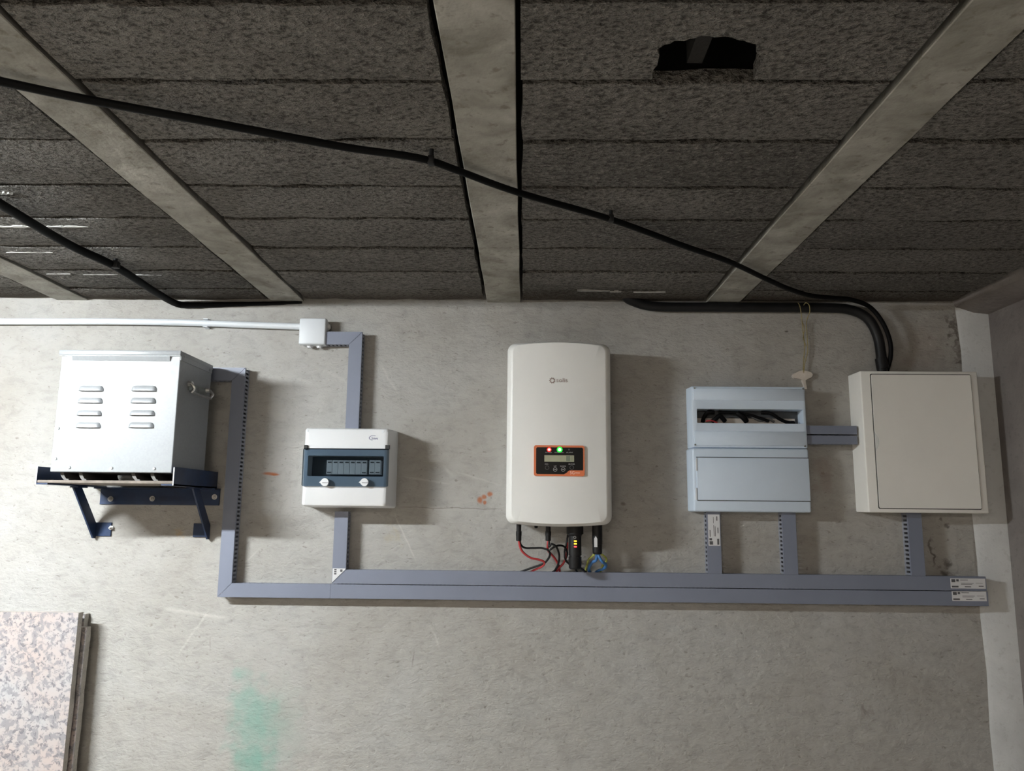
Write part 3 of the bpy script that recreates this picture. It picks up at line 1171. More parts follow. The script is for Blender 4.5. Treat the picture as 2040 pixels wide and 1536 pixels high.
jx0, jx1, jz0, jz1 = rect(595, 633, 649, 686, 0.05)
jb = thing('junction_box', 'square white plastic junction box at the end of the pale conduit', 'junction box', ((jx0 + jx1) / 2, 0, jz0))
obj('body', add_box(new(), jx0 + 0.003, jx1 - 0.003, -0.036, 0.0, jz0 + 0.003, jz1 - 0.003, 0.004), 'pvc_light', jb)
obj('lid', add_frustum(new(), (jx0, jx1, jz0, jz1), -0.033, (jx0 + 0.001, jx1 - 0.001, jz0 + 0.001, jz1 - 0.001), -0.05, 0.005), 'pvc_light', jb)
for gx in (0.34, 0.70):
    x = jx0 + (jx1 - jx0) * gx
    g = new()
    for k, (r, dz) in enumerate(((0.0125, 0.003), (0.0105, 0.006), (0.008, 0.009))):
        add_cyl(g, (x, -0.02, jz0 + 0.004), (x, -0.02, jz0 + 0.003 - dz), r, r * 0.93, 18)
    obj('cable_gland', g, 'pvc_white', jb)
g = new()
zz = jz0 + (jz1 - jz0) * 0.74
for r, dx in ((0.0125, 0.003), (0.0105, 0.006), (0.008, 0.009)):
    add_cyl(g, (jx1 - 0.004, -0.02, zz), (jx1 - 0.003 + dx, -0.02, zz), r, r * 0.93, 18)
obj('cable_gland', g, 'pvc_white', jb)

# ================================================================== SMALL WINDOWED DISTRIBUTION BOX
ED = 0.120
fx0, fx1, fz0, fz1 = rect(603.5, 853, 772, 1009, ED)
wx0, wx1, wz0, wz1 = rect(613, 908, 764, 949, ED)
db = thing('distribution_box', 'white distribution box with a smoked window door, left of the inverter', 'distribution box', ((fx0 + fx1) / 2, 0, fz0))
bb = (fx0 - 0.006, fx1 + 0.009, fz0 - 0.004, fz1 + 0.004)
# hollow shell: back part and front ring with the breaker opening
shell = new()


def ring_shell(bm, outer0, y0, outer1, y1, inner, yi, bev=0.008):
    """tapered case open through a rectangular aperture: outer skin, front ring, inner well"""
    def loop(r, y, n=4, rad=0.0):
        x0, x1, z0, z1 = r
        if rad <= 0:
            pts_ = [(x1, z1), (x0, z1), (x0, z0), (x1, z0)]
        else:
            pts_ = rounded(x0, x1, z0, z1, rad, n)
        return [bm.verts.new((a, y, b)) for a, b in pts_]
    n = 4
    rad = bev
    sh = (outer1[0] + bev * 0.35, outer1[1] - bev * 0.35, outer1[2] + bev * 0.35, outer1[3] - bev * 0.35)
    s2 = (outer1[0] + bev, outer1[1] - bev, outer1[2] + bev, outer1[3] - bev)
    loops = [loop(outer0, y0, n, rad), loop(outer1, y1 + bev, n, rad), loop(sh, y1 + bev * 0.32, n, rad), loop(s2, y1, n, rad * 0.8),
             loop(inner, y1, n, 0.003), loop(inner, yi, n, 0.003)]
    for A, B in zip(loops, loops[1:]):
        m = len(A)
        for k in range(m):
            j = (k + 1) % m
            bm.faces.new((A[k], A[j], B[j], B[k]))
    bm.faces.new(loops[-1])
    bm.faces.new(loops[0][::-1])


ring_shell(shell, bb, 0.0, (fx0, fx1, fz0, fz1), -ED, (wx0, wx1, wz0, wz1), -ED + 0.050)
obj('case', shell, 'pvc_white', db)
obj('well_back', add_box(new(), wx0 + 0.001, wx1 - 0.001, -ED + 0.047, -ED + 0.0495, wz0 + 0.001, wz1 - 0.001), 'cavity', db)
# modules inside
def module_bank(px0_, px1_, n):
    x0, x1, z0, z1 = rect(px0_, 917, px1_, 945, ED - 0.012)
    for k in range(n):
        a = x0 + (x1 - x0) * k / n
        b = x0 + (x1 - x0) * (k + 1) / n
        m = obj('breaker', add_box(new(), a + 0.0002, b - 0.0002, -ED + 0.014, -ED + 0.047, z0, z1, 0.0008, 1), 'breaker', db)
        marks = [(a + 0.004, b - 0.003, z1 - 0.008, z1 - 0.0045)]
        if k in (0, n - 1):
            marks.append((a + 0.003, b - 0.003, z0 + 0.004, z0 + 0.007))
        for (ma, mb, mc, md) in marks:
            obj('toggle_slot', add_box(new(), ma, mb, -ED + 0.0125, -ED + 0.016, mc, md), 'breaker_dark', m)


module_bank(650, 731, 7)
module_bank(735, 758, 2)
# smoked door
dx0, dx1, dz0, dz1 = rect(603, 894, 774, 969, ED + 0.004)
dr = new()


def frame_panel(bm, o, i, y0, y1, yi):
    """door frame with a recessed pane: o outer, i inner rect"""
    def lp(r, y, rad):
        return [bm.verts.new((a, y, b)) for a, b in rounded(*r, rad, 4)]
    L = [lp(o, y0, 0.004), lp(o, y1 + 0.002, 0.004), lp((o[0] + 0.002, o[1] - 0.002, o[2] + 0.002, o[3] - 0.002), y1, 0.004),
         lp(i, y1, 0.006), lp((i[0] + 0.004, i[1] - 0.004, i[2] + 0.004, i[3] - 0.004), yi, 0.006)]
    for A, B in zip(L, L[1:]):
        m = len(A)
        for k in range(m):
            j = (k + 1) % m
            bm.faces.new((A[k], A[j], B[j], B[k]))


frame_panel(dr, (dx0, dx1, dz0, dz1), rect(610, 906, 766, 950.5, ED + 0.01), -ED + 0.0005, -ED - 0.010, -ED - 0.003)
door = obj('window_door', dr, 'smoke_plastic', db, 'smoked transparent door')
i_ = rect(610, 906, 766, 950.5, ED + 0.01)
obj('window_pane', add_prism(new(), rounded(i_[0] + 0.004, i_[1] - 0.004, i_[2] + 0.004, i_[3] - 0.004, 0.006, 4), -ED - 0.003, -ED - 0.0026), 'smoke_pane', door)
hg = new()
for (l, r) in ((605, 612), (767, 776)):
    a, b, c, d_ = rect(l, 886.5, r, 895, ED + 0.008)
    add_box(hg, a, b, -ED - 0.006, -ED + 0.002, c, d_, 0.001, 1)
add_box(hg, dx0 + 0.001, dx1 - 0.001, -ED - 0.002, -ED + 0.0005, dz1 - 0.0015, dz1 + 0.001)
obj('hinge', hg, 'gasket', door)
for px in (647.4, 726.3):
    p = P(px, 960.6, ED + 0.012)
    kn = new()
    add_cyl(kn, (p.x, -ED - 0.009, p.z), (p.x, -ED - 0.017, p.z), 0.0125, 0.0115, 24)
    add_prism(kn, [(p.x - 0.011, p.z + 0.004), (p.x - 0.017, p.z - 0.001), (p.x - 0.011, p.z - 0.004)], -ED - 0.010, -ED - 0.016)
    k_ = obj('lock_knob', kn, 'pvc_white', door, 'white turn knob')
    obj('knob_slot', add_box(new(), p.x - 0.007, p.x + 0.0115, -ED - 0.0172, -ED - 0.0168, p.z - 0.0028, p.z - 0.0012), 'print_dark', k_)
# maker's badge
p = P(744.5, 872.5, ED)
bg = new()
add_text(bg, 'Solera', p.x + 0.003, p.z - 0.001, -ED, 0.0072, 0.018)
arc = [(p.x - 0.001 + 0.0135 * math.cos(math.radians(a)), p.z + 0.0075 * math.sin(math.radians(a))) for a in range(60, 261, 20)]
arc2 = [(p.x - 0.001 + 0.0120 * math.cos(math.radians(a)), p.z + 0.0064 * math.sin(math.radians(a))) for a in range(60, 261, 20)]
add_prism(bg, arc + arc2[::-1], -ED - 0.0007, -ED - 0.0003)
obj('badge', bg, 'print_blue', db, 'small dark blue maker name')
for px, py in ((612.5, 859), (763, 859.5)):
    p = P(px, py, ED)
    obj('screw_cap', add_cyl(new(), (p.x, -ED + 0.001, p.z), (p.x, -ED - 0.0008, p.z), 0.0035, n=12), 'pvc_light', db)

# ================================================================== INVERTER
ix0, ix1, iz0, iz1 = rect(1009.5, 686, 1217.5, 1043, 0.140)
iw, ih = (ix1 - ix0) / 2, (iz1 - iz0) / 2
icx, icz = (ix0 + ix1) / 2, (iz0 + iz1) / 2
inv = thing('solar_inverter', 'tall white wall inverter with a lit red and green display panel', 'inverter', (icx, 0, iz0))
R = 0.022
base = []
for a, b in rounded(-iw, iw, -ih, ih, R, 6):
    base.append((a, b))
# insert points along top and bottom so they can be arched
full = []
for (a, b), (c, d_) in zip(base, base[1:] + base[:1]):
    full.append((a, b))
    n = int(math.hypot(c - a, d_ - b) / 0.025)
    for k in range(1, n):
        full.append((a + (c - a) * k / n, b + (d_ - b) * k / n))


def inv_loop(bm, insx, insz, dfun, arch=1.0):
    out = []
    for a, b in full:
        x = a * (iw - insx) / iw
        f = 1 - (a / iw) ** 2
        z = b * (ih - insz) / ih + (0.009 * f * (1 if b > 0 else -1) * min(1, abs(b) / ih) ** 3) * arch
        out.append(bm.verts.new((icx + x, -dfun(x), icz + z)))
    return out


bm = new()
spec = [(0.010, 0.010, lambda x: 0.0), (0.004, 0.004, lambda x: 0.04), (0.0, 0.0, lambda x: 0.08), (0.0, 0.0, lambda x: 0.134),
        (0.003, 0.002, lambda x: 0.142), (0.016, 0.006, lambda x: 0.152)]
bul = lambda x: 0.152 + 0.010 * (1 - (x / (iw - 0.016)) ** 2)
spec += [(0.018, 0.008, bul)] + [(iw * k, ih * k, bul) for k in (0.2, 0.4, 0.6, 0.8, 0.97)]
loops = [inv_loop(bm, a, b, f) for a, b, f in spec]
for A, B in zip(loops, loops[1:]):
    m = len(A)
    for k in range(m):
        j = (k + 1) % m
        bm.faces.new((A[k], A[j], B[j], B[k]))
bm.faces.new(loops[-1])
bm.faces.new(loops[0][::-1])
obj('housing', bm, 'inverter_white', inv, ang=40)
ID = 0.1625
# logo
p = P(1100, 758, ID)
lg = new()
ro, ri = 0.0068, 0.0048
for k in range(24):
    a0, a1 = 2 * PI * k / 24, 2 * PI * (k + 1) / 24
    add_prism(lg, [(p.x + r * math.cos(a), p.z + r * math.sin(a)) for r, a in ((ri, a0), (ro, a0), (ro, a1), (ri, a1))], -ID - 0.0006, -ID + 0.001)
for k in range(9):
    a = 2 * PI * (k + 0.5) / 9
    u, v = math.cos(a), math.sin(a)
    c0 = (p.x + u * (ro - 0.0006), p.z + v * (ro - 0.0006))
    add_prism(lg, [(c0[0] - v * 0.0016, c0[1] + u * 0.0016), (c0[0] + v * 0.0016, c0[1] - u * 0.0016),
                   (c0[0] + v * 0.001 + u * 0.003, c0[1] - u * 0.001 + v * 0.003), (c0[0] - v * 0.001 + u * 0.003, c0[1] + u * 0.001 + v * 0.003)], -ID - 0.0006, -ID + 0.001)
q = P(1119.5, 757.3, ID)
add_text(lg, 'solis', q.x, q.z, -ID, 0.0125, 0.033)
obj('logo', lg, 'print_brown', inv, 'small gear ring logo with the word solis')
# display panel
pr = rect(1063.5, 887.5, 1164.5, 948.5, ID)
pan = obj('display_panel', add_prism(new(), rounded(*pr, 0.006), -ID - 0.002, -0.150), 'orange', inv, 'orange framed black display panel')
q = rect(1068, 891.5, 1161.5, 944.8, ID)
bx_, bX, bz_, bZ = q
tabz = P(1140, 937, ID).z
tx = [P(a, b, ID) for a, b in ((1124, 944.5), (1128.5, 942), (1131.5, 939), (1135, 937))]
poly = [(bx_ + 0.003, bz_), (tx[0].x, bz_)] + [(v.x, v.z) for v in tx] + [(bX, tabz), (bX, bZ - 0.003), (bX - 0.003, bZ), (bx_ + 0.003, bZ), (bx_, bZ - 0.003), (bx_, bz_ + 0.003)]
obj('black_glass', add_prism(new(), poly, -ID - 0.0026, -ID - 0.001), 'black_gloss', pan)
PD = ID + 0.0026
l0 = rect(1084.5, 907, 1143.5, 920, PD)
obj('lcd_screen', add_box(new(), l0[0], l0[1], -PD - 0.0005, -PD, l0[2], l0[3]), 'lcd', pan)
l1 = rect(1128, 907.5, 1136, 919.5, PD)
sg = new()
add_box(sg, l1[0], l1[1], -PD - 0.0008, -PD - 0.0004, l1[2] + 0.001, l1[3] - 0.001)
for k in range(3):
    a = l1[1] + 0.0025 + k * 0.0022
    add_box(sg, a, a + 0.0008, -PD - 0.0008, -PD - 0.0004, l1[2] + 0.001, l1[3] - 0.001)
obj('lcd_segments', sg, 'lcd_dark', pan)
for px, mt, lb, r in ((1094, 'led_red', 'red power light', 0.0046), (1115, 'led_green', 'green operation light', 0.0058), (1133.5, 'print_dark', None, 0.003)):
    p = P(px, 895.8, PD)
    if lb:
        obj('light_halo', add_cyl(new(), (p.x, -PD + 0.0005, p.z), (p.x, -PD - 0.0006, p.z), r * 1.5, r * 1.4, 24), mt.replace('led', 'lens'), pan)  # emissive disc imitating the glow around the light
    obj('indicator_light', add_cyl(new(), (p.x, -PD + 0.0005, p.z), (p.x, -PD - 0.0014, p.z), r * 0.75, r * 0.6, 20), mt, pan, lb)
for px, py, tx_, w in ((1093, 901.3, 'POWER', 0.019), (1113.5, 901.3, 'OPERATION', 0.026), (1134.5, 901.3, 'ALARM', 0.019), (1089, 924.4, 'ESC', 0.010),
                       (1106, 928.7, 'UP', 0.008), (1121.5, 928.7, 'DOWN', 0.016), (1139, 924.6, 'ENTER', 0.018)):
    p = P(px, py, PD)
    obj('panel_word', add_text(new(), tx_, p.x, p.z, -PD, 0.0034, w), 'print_grey', pan)
for px, py, mark in ((1090, 931.7, 0), (1106, 935.3, 1), (1122, 935.3, 1), (1139, 931.3, 0)):
    p = P(px, py, PD)
    bt = new()
    for k in range(20):
        a0, a1 = 2 * PI * k / 20, 2 * PI * (k + 1) / 20
        add_prism(bt, [(p.x + r * math.cos(a), p.z + r * math.sin(a)) for r, a in ((0.0050, a0), (0.0060, a0), (0.0060, a1), (0.0050, a1))], -PD - 0.0012, -PD + 0.0005)
    if mark:
        add_box(bt, p.x - 0.0032, p.x + 0.0032, -PD - 0.0012, -PD, p.z - 0.0008, p.z + 0.0008)
    obj('button', bt, 'print_dark' if not mark else 'print_grey', pan)
p = P(1140, 941.8, ID + 0.002)
tx5 = new()
add_text(tx5, '5G', p.x, p.z, -ID - 0.002, 0.0088, 0.013)
add_box(tx5, p.x + 0.008, p.x + 0.022, -ID - 0.0026, -ID - 0.002, p.z - 0.0016, p.z + 0.0002)
obj('tab_print', tx5, 'print_pink', pan)
# connectors under the housing
zbot = iz0 - 0.004


def vplug(name, l, r, top, bot, d, mat, par, prof=((0, 1), (1, 1)), label=None):
    x0, x1, z0, z1 = rect(l, top, r, bot, d)
    c, rad = (x0 + x1) / 2, (x1 - x0) / 2
    b_ = new()
    for (f0, s0), (f1, s1) in zip(prof, prof[1:]):
        add_cyl(b_, (c, -d, z1 + (z0 - z1) * f0), (c, -d, z1 + (z0 - z1) * f1), rad * s0, rad * s1, 18)
    return obj(name, b_, mat, par, label), Vector((c, -d, z0))


CD = 0.085
pl1, w1 = vplug('solar_connector', 1027.8, 1039.4, 1034, 1078, CD, 'black_rubber', inv, ((0, .85), (.55, .85), (.56, 1), (.75, 1), (.76, .92), (.98, .92), (1, .6)))
pl2, w2 = vplug('solar_connector', 1086.2, 1098, 1034, 1078, CD, 'black_rubber', inv, ((0, .85), (.55, .85), (.56, 1), (.75, 1), (.76, .92), (.98, .92), (1, .6)))
vplug('blank_plug', 1064.5, 1071.5, 1034, 1052.5, CD, 'black_rubber', inv, ((0, 1), (.9, 1), (1, .7)))
acp, w4 = vplug('mains_connector', 1179.5, 1200, 1034, 1104, CD, 'black_rubber', inv, ((0, 1), (.72, 1), (.73, .94), (.95, .94), (1, .8)))
a_, b_, c_, d_ = rect(1184, 1068, 1190, 1090, CD + 0.017)
obj('connector_label', add_prism(new(), [(a_, c_), (b_, c_), (b_, d_ - 0.008), ((a_ + b_) / 2, d_), (a_, d_ - 0.008)], -CD - 0.0168, -CD - 0.012), 'sticker', acp)
# data logger stick
x0, x1, z0, z1 = rect(1133, 1060, 1158, 1134, CD)
dg = thing('data_logger', 'black data logger stick with three small lights hanging below the inverter', 'data logger', ((x0 + x1) / 2, -CD, z0))
b_ = new()
c, r_ = (x0 + x1) / 2, (x1 - x0) / 2
ztop_ = zbot + 0.004
for za, zb_, ra, rb in ((ztop_, P(1143, 1064, CD).z, 1.35, 1.35), (P(1143, 1064, CD).z, P(1143, 1068, CD).z, 1.2, 1.0), (P(1143, 1068, CD).z, P(1143, 1106, CD).z, 1.0, 1.04),
                        (P(1143, 1106, CD).z, P(1143, 1109, CD).z, .92, .92), (P(1143, 1109, CD).z, z0 + 0.004, 1.05, 1.0), (z0 + 0.004, z0, 1.0, .8)):
    add_cyl(b_, (c, -CD, za), (c, -CD, zb_), r_ * ra, r_ * rb, 24)
lgb = obj('stick_body', b_, 'black_rubber', dg)
for py, mt in ((1078, 'led_yellow'), (1083.5, 'led_yellow'), (1089, 'led_dongle_red')):
    p = P(1146.3, py, CD + r_)
    obj('status_light', add_box(new(), p.x - 0.0042, p.x + 0.0042, -CD - r_ - 0.0012, -CD - r_ + 0.004, p.z - 0.0020, p.z + 0.0020, 0.0008, 1), mt, dg)
p = P(1145, 1070.5, CD + r_)
ic = new()
for k in range(12):
    a0, a1 = 2 * PI * k / 12, 2 * PI * (k + 1) / 12
    add_prism(ic, [(p.x + r * math.cos(a), p.z + r * math.sin(a)) for r, a in ((0.003, a0), (0.004, a0), (0.004, a1), (0.003, a1))], -CD - r_ - 0.0008, -CD - r_ + 0.003)
obj('ring_mark', ic, 'print_grey', dg)


def zp(a, b, d):
    """point from the 5.296x crop of the cable area"""
    return P(1000 + a / 5.296, 860 + b / 5.296, d)


def wire(label, pts, r, mat, cat='cable', name='solar_cable', n=8):
    single(name, add_tube(new(), pts, r, n, 6), mat, label, cat, 'loose cables under the inverter', ang=60)


wire('red solar cable looping from the left connector down to the trunking', [w1 + Vector((0, 0, 0.004)), zp(190, 1210, .085), zp(222, 1272, .08), zp(300, 1330, .075), zp(395, 1352, .07),
     zp(448, 1378, .065), zp(425, 1420, .055), zp(350, 1455, .035), zp(285, 1490, .022)], 0.0034, 'red_wire')
wire('black solar cable from the left connector crossing over to the right', [w1 + Vector((0.002, 0, 0.004)), zp(200, 1195, .08), zp(245, 1226, .075), zp(330, 1228, .075), zp(420, 1228, .08),
     zp(485, 1250, .085), zp(506, 1295, .08), zp(482, 1350, .07), zp(430, 1395, .06), zp(290, 1445, .04), zp(165, 1492, .02)], 0.0032, 'black_rubber')
wire('short red solar cable hanging from the second connector', [w2 + Vector((0, 0, 0.004)), zp(484, 1190, .085), zp(482, 1230, .078), zp(492, 1262, .07), zp(560, 1340, .045), zp(600, 1420, .03), zp(610, 1490, .02)], 0.0036, 'red_wire')
wire('black solar cable arching from the second connector to the trunking', [w2 + Vector((0.002, 0, 0.003)), zp(497, 1212, .09), zp(520, 1188, .095), zp(555, 1198, .095), zp(588, 1245, .09), zp(604, 1320, .075),
     zp(592, 1400, .055), zp(558, 1465, .03), zp(540, 1492, .02)], 0.0032, 'black_rubber')
wire('black cable curling behind the data logger stick', [zp(505, 1248, .08), zp(560, 1212, .085), zp(620, 1200, .075), zp(668, 1225, .06), zp(690, 1290, .05), zp(655, 1375, .04), zp(600, 1435, .03), zp(520, 1492, .02)], 0.003, 'black_rubber')
wire('red cable partly hidden behind the data logger stick', [zp(690, 1170, .06), zp(688, 1250, .05), zp(672, 1340, .045), zp(640, 1400, .04), zp(590, 1450, .03), zp(570, 1492, .02)], 0.0032, 'red_wire')
wire('black cable dropping close to the left side of the data logger', [zp(700, 1060, .06), zp(682, 1170, .06), zp(662, 1260, .06), zp(668, 1345, .06), zp(705, 1392, .055), zp(770, 1440, .04), zp(800, 1492, .02)], 0.003, 'black_rubber')
wire('short black lead from the data logger tip into the trunking', [zp(810, 1425, .085), zp(850, 1455, .06), zp(880, 1480, .035), zp(895, 1495, .022)], 0.0036, 'black_rubber', name='data_lead')
wire('blue mains wire bending left from the right connector', [w4 + Vector((-0.001, 0, 0.006)), zp(995, 1352, .08), zp(955, 1378, .07), zp(925, 1420, .055), zp(918, 1460, .035), zp(935, 1496, .02)], 0.0046, 'blue_wire', name='mains_wire')
wire('blue mains wire swinging right from the right connector', [w4 + Vector((0.001, 0, 0.006)), zp(1030, 1330, .09), zp(1062, 1375, .09), zp(1098, 1405, .075), zp(1080, 1440, .05), zp(1010, 1470, .03), zp(985, 1496, .02)], 0.0044, 'blue_wire', name='mains_wire')
wire('yellow green earth wire looping left from the right connector', [w4 + Vector((-0.003, 0.004, 0.006)), zp(955, 1312, .07), zp(915, 1350, .06), zp(895, 1410, .045), zp(885, 1460, .03), zp(890, 1496, .02)], 0.0032, 'earth_wire', name='mains_wire')
wire('yellow green earth wire looping right from the right connector', [w4 + Vector((0.003, 0.004, 0.006)), zp(1060, 1300, .08), zp(1098, 1335, .075), zp(1102, 1365, .07), zp(1075, 1390, .06), zp(1050, 1440, .04), zp(1040, 1496, .02)], 0.003, 'earth_wire', name='mains_wire')

# ================================================================== PALE DOUBLE ENCLOSURE
UD = 0.058
ux0, ux1, uz0, uz1 = rect(1378.5, 770, 1606.5, 892.5, UD)
sl = rect(1388.5, 815, 1600.5, 843.5, UD)
ue = thing('modular_enclosure', 'pale blue-grey enclosure with an open slot showing black cables inside', 'enclosure', ((ux0 + ux1) / 2, 0, uz0))
sh = new()
ring_shell(sh, (ux0 - 0.004, ux1 + 0.002, uz0, uz1 + 0.001), 0.0, (ux0, ux1, uz0, uz1), -UD, sl, -0.006, 0.004)
obj('case', sh, 'encl_grey', ue)
# raised bands above and below the slot
ba_ = rect(1381, 798, 1604, 859, UD)
for (za, zb_) in ((uz1 - 0.006, ba_[3]), (ba_[2], uz0 + 0.006)):
    b_ = new()
    add_frustum(b_, (ux0 + 0.005, ux1 - 0.004, min(za, zb_), max(za, zb_)), -UD + 0.001, (ux0 + 0.006, ux1 - 0.005, min(za, zb_) + 0.0015, max(za, zb_) - 0.0015), -UD - 0.0028, 0.001, 1)
    obj('front_band', b_, 'encl_grey', ue)
for px, py in ((1383.5, 773.5), (1599.5, 775), (1385, 886), (1603.5, 889)):
    p = P(px, py, UD)
    s_ = new()
    add_cyl(s_, (p.x, -UD + 0.001, p.z), (p.x, -UD - 0.0034, p.z), 0.0032, 0.0026, 10)
    obj('screw', s_, 'steel_dark', ue)
# inside: rail, plates, cables
obj('well_back', add_box(new(), sl[0] + 0.0005, sl[1] - 0.0005, -0.0085, -0.0065, sl[2] + 0.0005, sl[3] - 0.0005), 'cavity', ue)
rl = add_box(new(), sl[0] + 0.001, sl[1] - 0.012, -0.016, -0.0085, sl[2] + 0.003, sl[2] + 0.020)
obj('din_rail', rl, 'din_beige', ue)


def sp(a, b, d):
    return P(1360 + a / 7.556, 760 + b / 7.556, d)


cable_labels = ['leftmost thick black cable seen through the enclosure slot', 'second black cable in the enclosure slot', 'thick black bundle in the middle of the enclosure slot',
                'black cable sloping down to the right in the enclosure slot', 'brown wire tangle in the enclosure slot', 'red wire arc low in the enclosure slot']
zt_, zl_ = sl[3] - 0.004, sl[2] + 0.004
def inner(pts, r, mat, label):
    ps = []
    for a, b, d in pts:
        v = sp(a, b, d)
        v.z = min(max(v.z, sl[2] + r + 0.001), sl[3] - r - 0.001)
        v.x = min(max(v.x, sl[0] + r + 0.001), sl[1] - r - 0.001)
        ps.append(v)
    single('inner_cable', add_tube(new(), ps, r, 8, 5), mat, label, 'cable', 'cables inside the pale enclosure', ang=60)


inner([(300, 620, .022), (320, 540, .030), (380, 450, .034), (470, 425, .030)], 0.0065, 'black_cable', cable_labels[0])
inner([(440, 640, .028), (500, 560, .034), (560, 520, .034), (640, 600, .028)], 0.0070, 'black_cable', cable_labels[1])
inner([(820, 430, .030), (860, 500, .034), (930, 560, .034), (960, 640, .028)], 0.0085, 'black_cable', cable_labels[2])
inner([(1180, 420, .030), (1330, 480, .036), (1450, 560, .036), (1580, 620, .034), (1680, 632, .030)], 0.0055, 'black_cable', cable_labels[3])
inner([(1000, 500, .022), (1100, 560, .026), (1180, 590, .026), (1290, 560, .024), (1380, 610, .024)], 0.004, 'skid', cable_labels[4])
inner([(350, 600, .042), (400, 590, .043), (450, 592, .043), (520, 622, .040)], 0.0022, 'red_wire', cable_labels[5])
inner([(540, 440, .026), (760, 470, .030), (1000, 500, .034), (1300, 600, .034)], 0.0045, 'black_cable', 'thin black cable crossing the whole enclosure slot')

LD = 0.064
vx0, vx1, vz0, vz1 = rect(1381, 895, 1614, 1020, LD)
le = thing('modular_enclosure', 'closed pale blue-grey enclosure with a plain door directly below the slotted one', 'enclosure', ((vx0 + vx1) / 2, 0, vz0))
uz_gap = uz0 - 0.0008
b_ = new()
add_frustum(b_, (vx0 - 0.005, vx1 + 0.002, vz0 - 0.001, uz_gap), 0.0, (vx0, vx1, vz0, uz_gap - 0.001), -LD, 0.006, 3)
obj('case', b_, 'encl_grey', le)
dr_ = rect(1388, 912.3, 1612.5, 997.5, LD)
b_ = new()
add_frustum(b_, (dr_[0], dr_[1], dr_[2], dr_[3]), -LD + 0.002, (dr_[0] + 0.0006, dr_[1] - 0.0006, dr_[2] + 0.0006, dr_[3] - 0.0006), -LD - 0.0035, 0.0012, 2)
dd = obj('door', b_, 'encl_grey', le)
ln = new()
add_box(ln, dr_[0], dr_[1], -LD - 0.0008, -LD + 0.001, dr_[3] - 0.0003, dr_[3] + 0.0018)
add_box(ln, dr_[0], dr_[1], -LD - 0.0008, -LD + 0.001, dr_[2] - 0.0018, dr_[2] + 0.0003)
obj('door_gap', ln, 'gasket', le)
for (ya, yb) in ((913, 938), (972, 996)):
    g = rect(1385.5, ya, 1388.5, yb, LD)
    obj('grip', add_box(new(), g[0], g[1], -LD - 0.005, -LD, g[2], g[3], 0.001, 2), 'pvc_light', dd)

# ================================================================== CREAM CABINET
KD = 0.078
kx0, kx1, kz0, kz1 = rect(1722, 739.5, 1959, 1022, KD)
kb = thing('flush_door_cabinet', 'cream metal fuse cabinet with a plain door beside the right corner', 'cabinet', ((kx0 + kx1) / 2, 0, kz0))
b_ = new()
add_frustum(b_, (kx0 - 0.004, kx1 - 0.002, kz0 + 0.001, kz1 - 0.001), 0.0, (kx0, kx1, kz0, kz1), -KD, 0.004, 3)
obj('body', b_, 'cabinet_cream', kb)
dk = rect(1743, 747, 1943, 1013, KD)
g_ = new()
add_prism(g_, rounded(dk[0] - 0.0025, dk[1] + 0.0025, dk[2] - 0.0025, dk[3] + 0.0025, 0.005), -KD - 0.0006, -KD + 0.001)
obj('door_gap', g_, 'gasket', kb)
b_ = new()
hz0, hz1 = P(1748, 898, KD).z, P(1748, 861, KD).z
poly = []
for a, b in rounded(dk[0], dk[1], dk[2], dk[3], 0.004):
    poly.append((a, b))
# finger notch in the left edge
i_ins = None
out = []
for (a, b), (c, d_) in zip(poly, poly[1:] + poly[:1]):
    out.append((a, b))
    if abs(a - dk[0]) < 1e-6 and abs(c - dk[0]) < 1e-6 and b - d_ > 0.1:
        for k in range(9):
            f = k / 8
            out.append((dk[0] + 0.0115 * math.sin(PI * f) ** 0.8, hz1 + (hz0 - hz1) * f))
add_prism(b_, out, -KD - 0.0035, -KD - 0.0004)
b_.normal_update()
bmesh.ops.triangulate(b_, faces=[f for f in b_.faces if len(f.verts) > 4])
dk_o = obj('door', b_, 'cabinet_cream', kb)
b_ = new()
arc = [(dk[0] + 0.0105 * math.sin(PI * k / 8) ** 0.8, hz1 + (hz0 - hz1) * k / 8) for k in range(9)]
add_prism(b_, arc, -KD - 0.0022, -KD - 0.0005)
obj('finger_latch', b_, 'cabinet_side', dk_o, 'half-moon finger latch')

# ================================================================== BLACK CABLES AND PIPES
t = thing('black_conduit', 'thick black pipe along the ceiling corner bending down into the cream cabinet', 'pipe', P(1500, 612, 0.018))
zp_ = P(1480, 612.5, 0.018).z
pts = [P(1240, 575, 0.03) + Vector((0, 0, 0.03)), P(1245, 588, 0.03), P(1266, 602, 0.024), P(1310, 611, 0.018), P(1420, 612, 0.018), P(1540, 612.5, 0.018), P(1640, 613, 0.018), P(1692, 617, 0.018), P(1728, 634, 0.020),
       P(1748, 668, 0.022), P(1755, 705, 0.026), P(1758, 742, 0.030)]
obj('pipe', add_tube(new(), pts, 0.0155, 18, 8), 'black_pipe', t, ang=60)
q = P(1757, 722, 0.028)
obj('collar', add_cyl(new(), (q.x - 0.001, q.y + 0.002, q.z + 0.012), (q.x + 0.001, q.y - 0.002, q.z - 0.022), 0.0185, n=18), 'black_rubber', t)
# torn hole rim where the pipe leaves the ceiling
hc = P(1243, 588, 0.02)

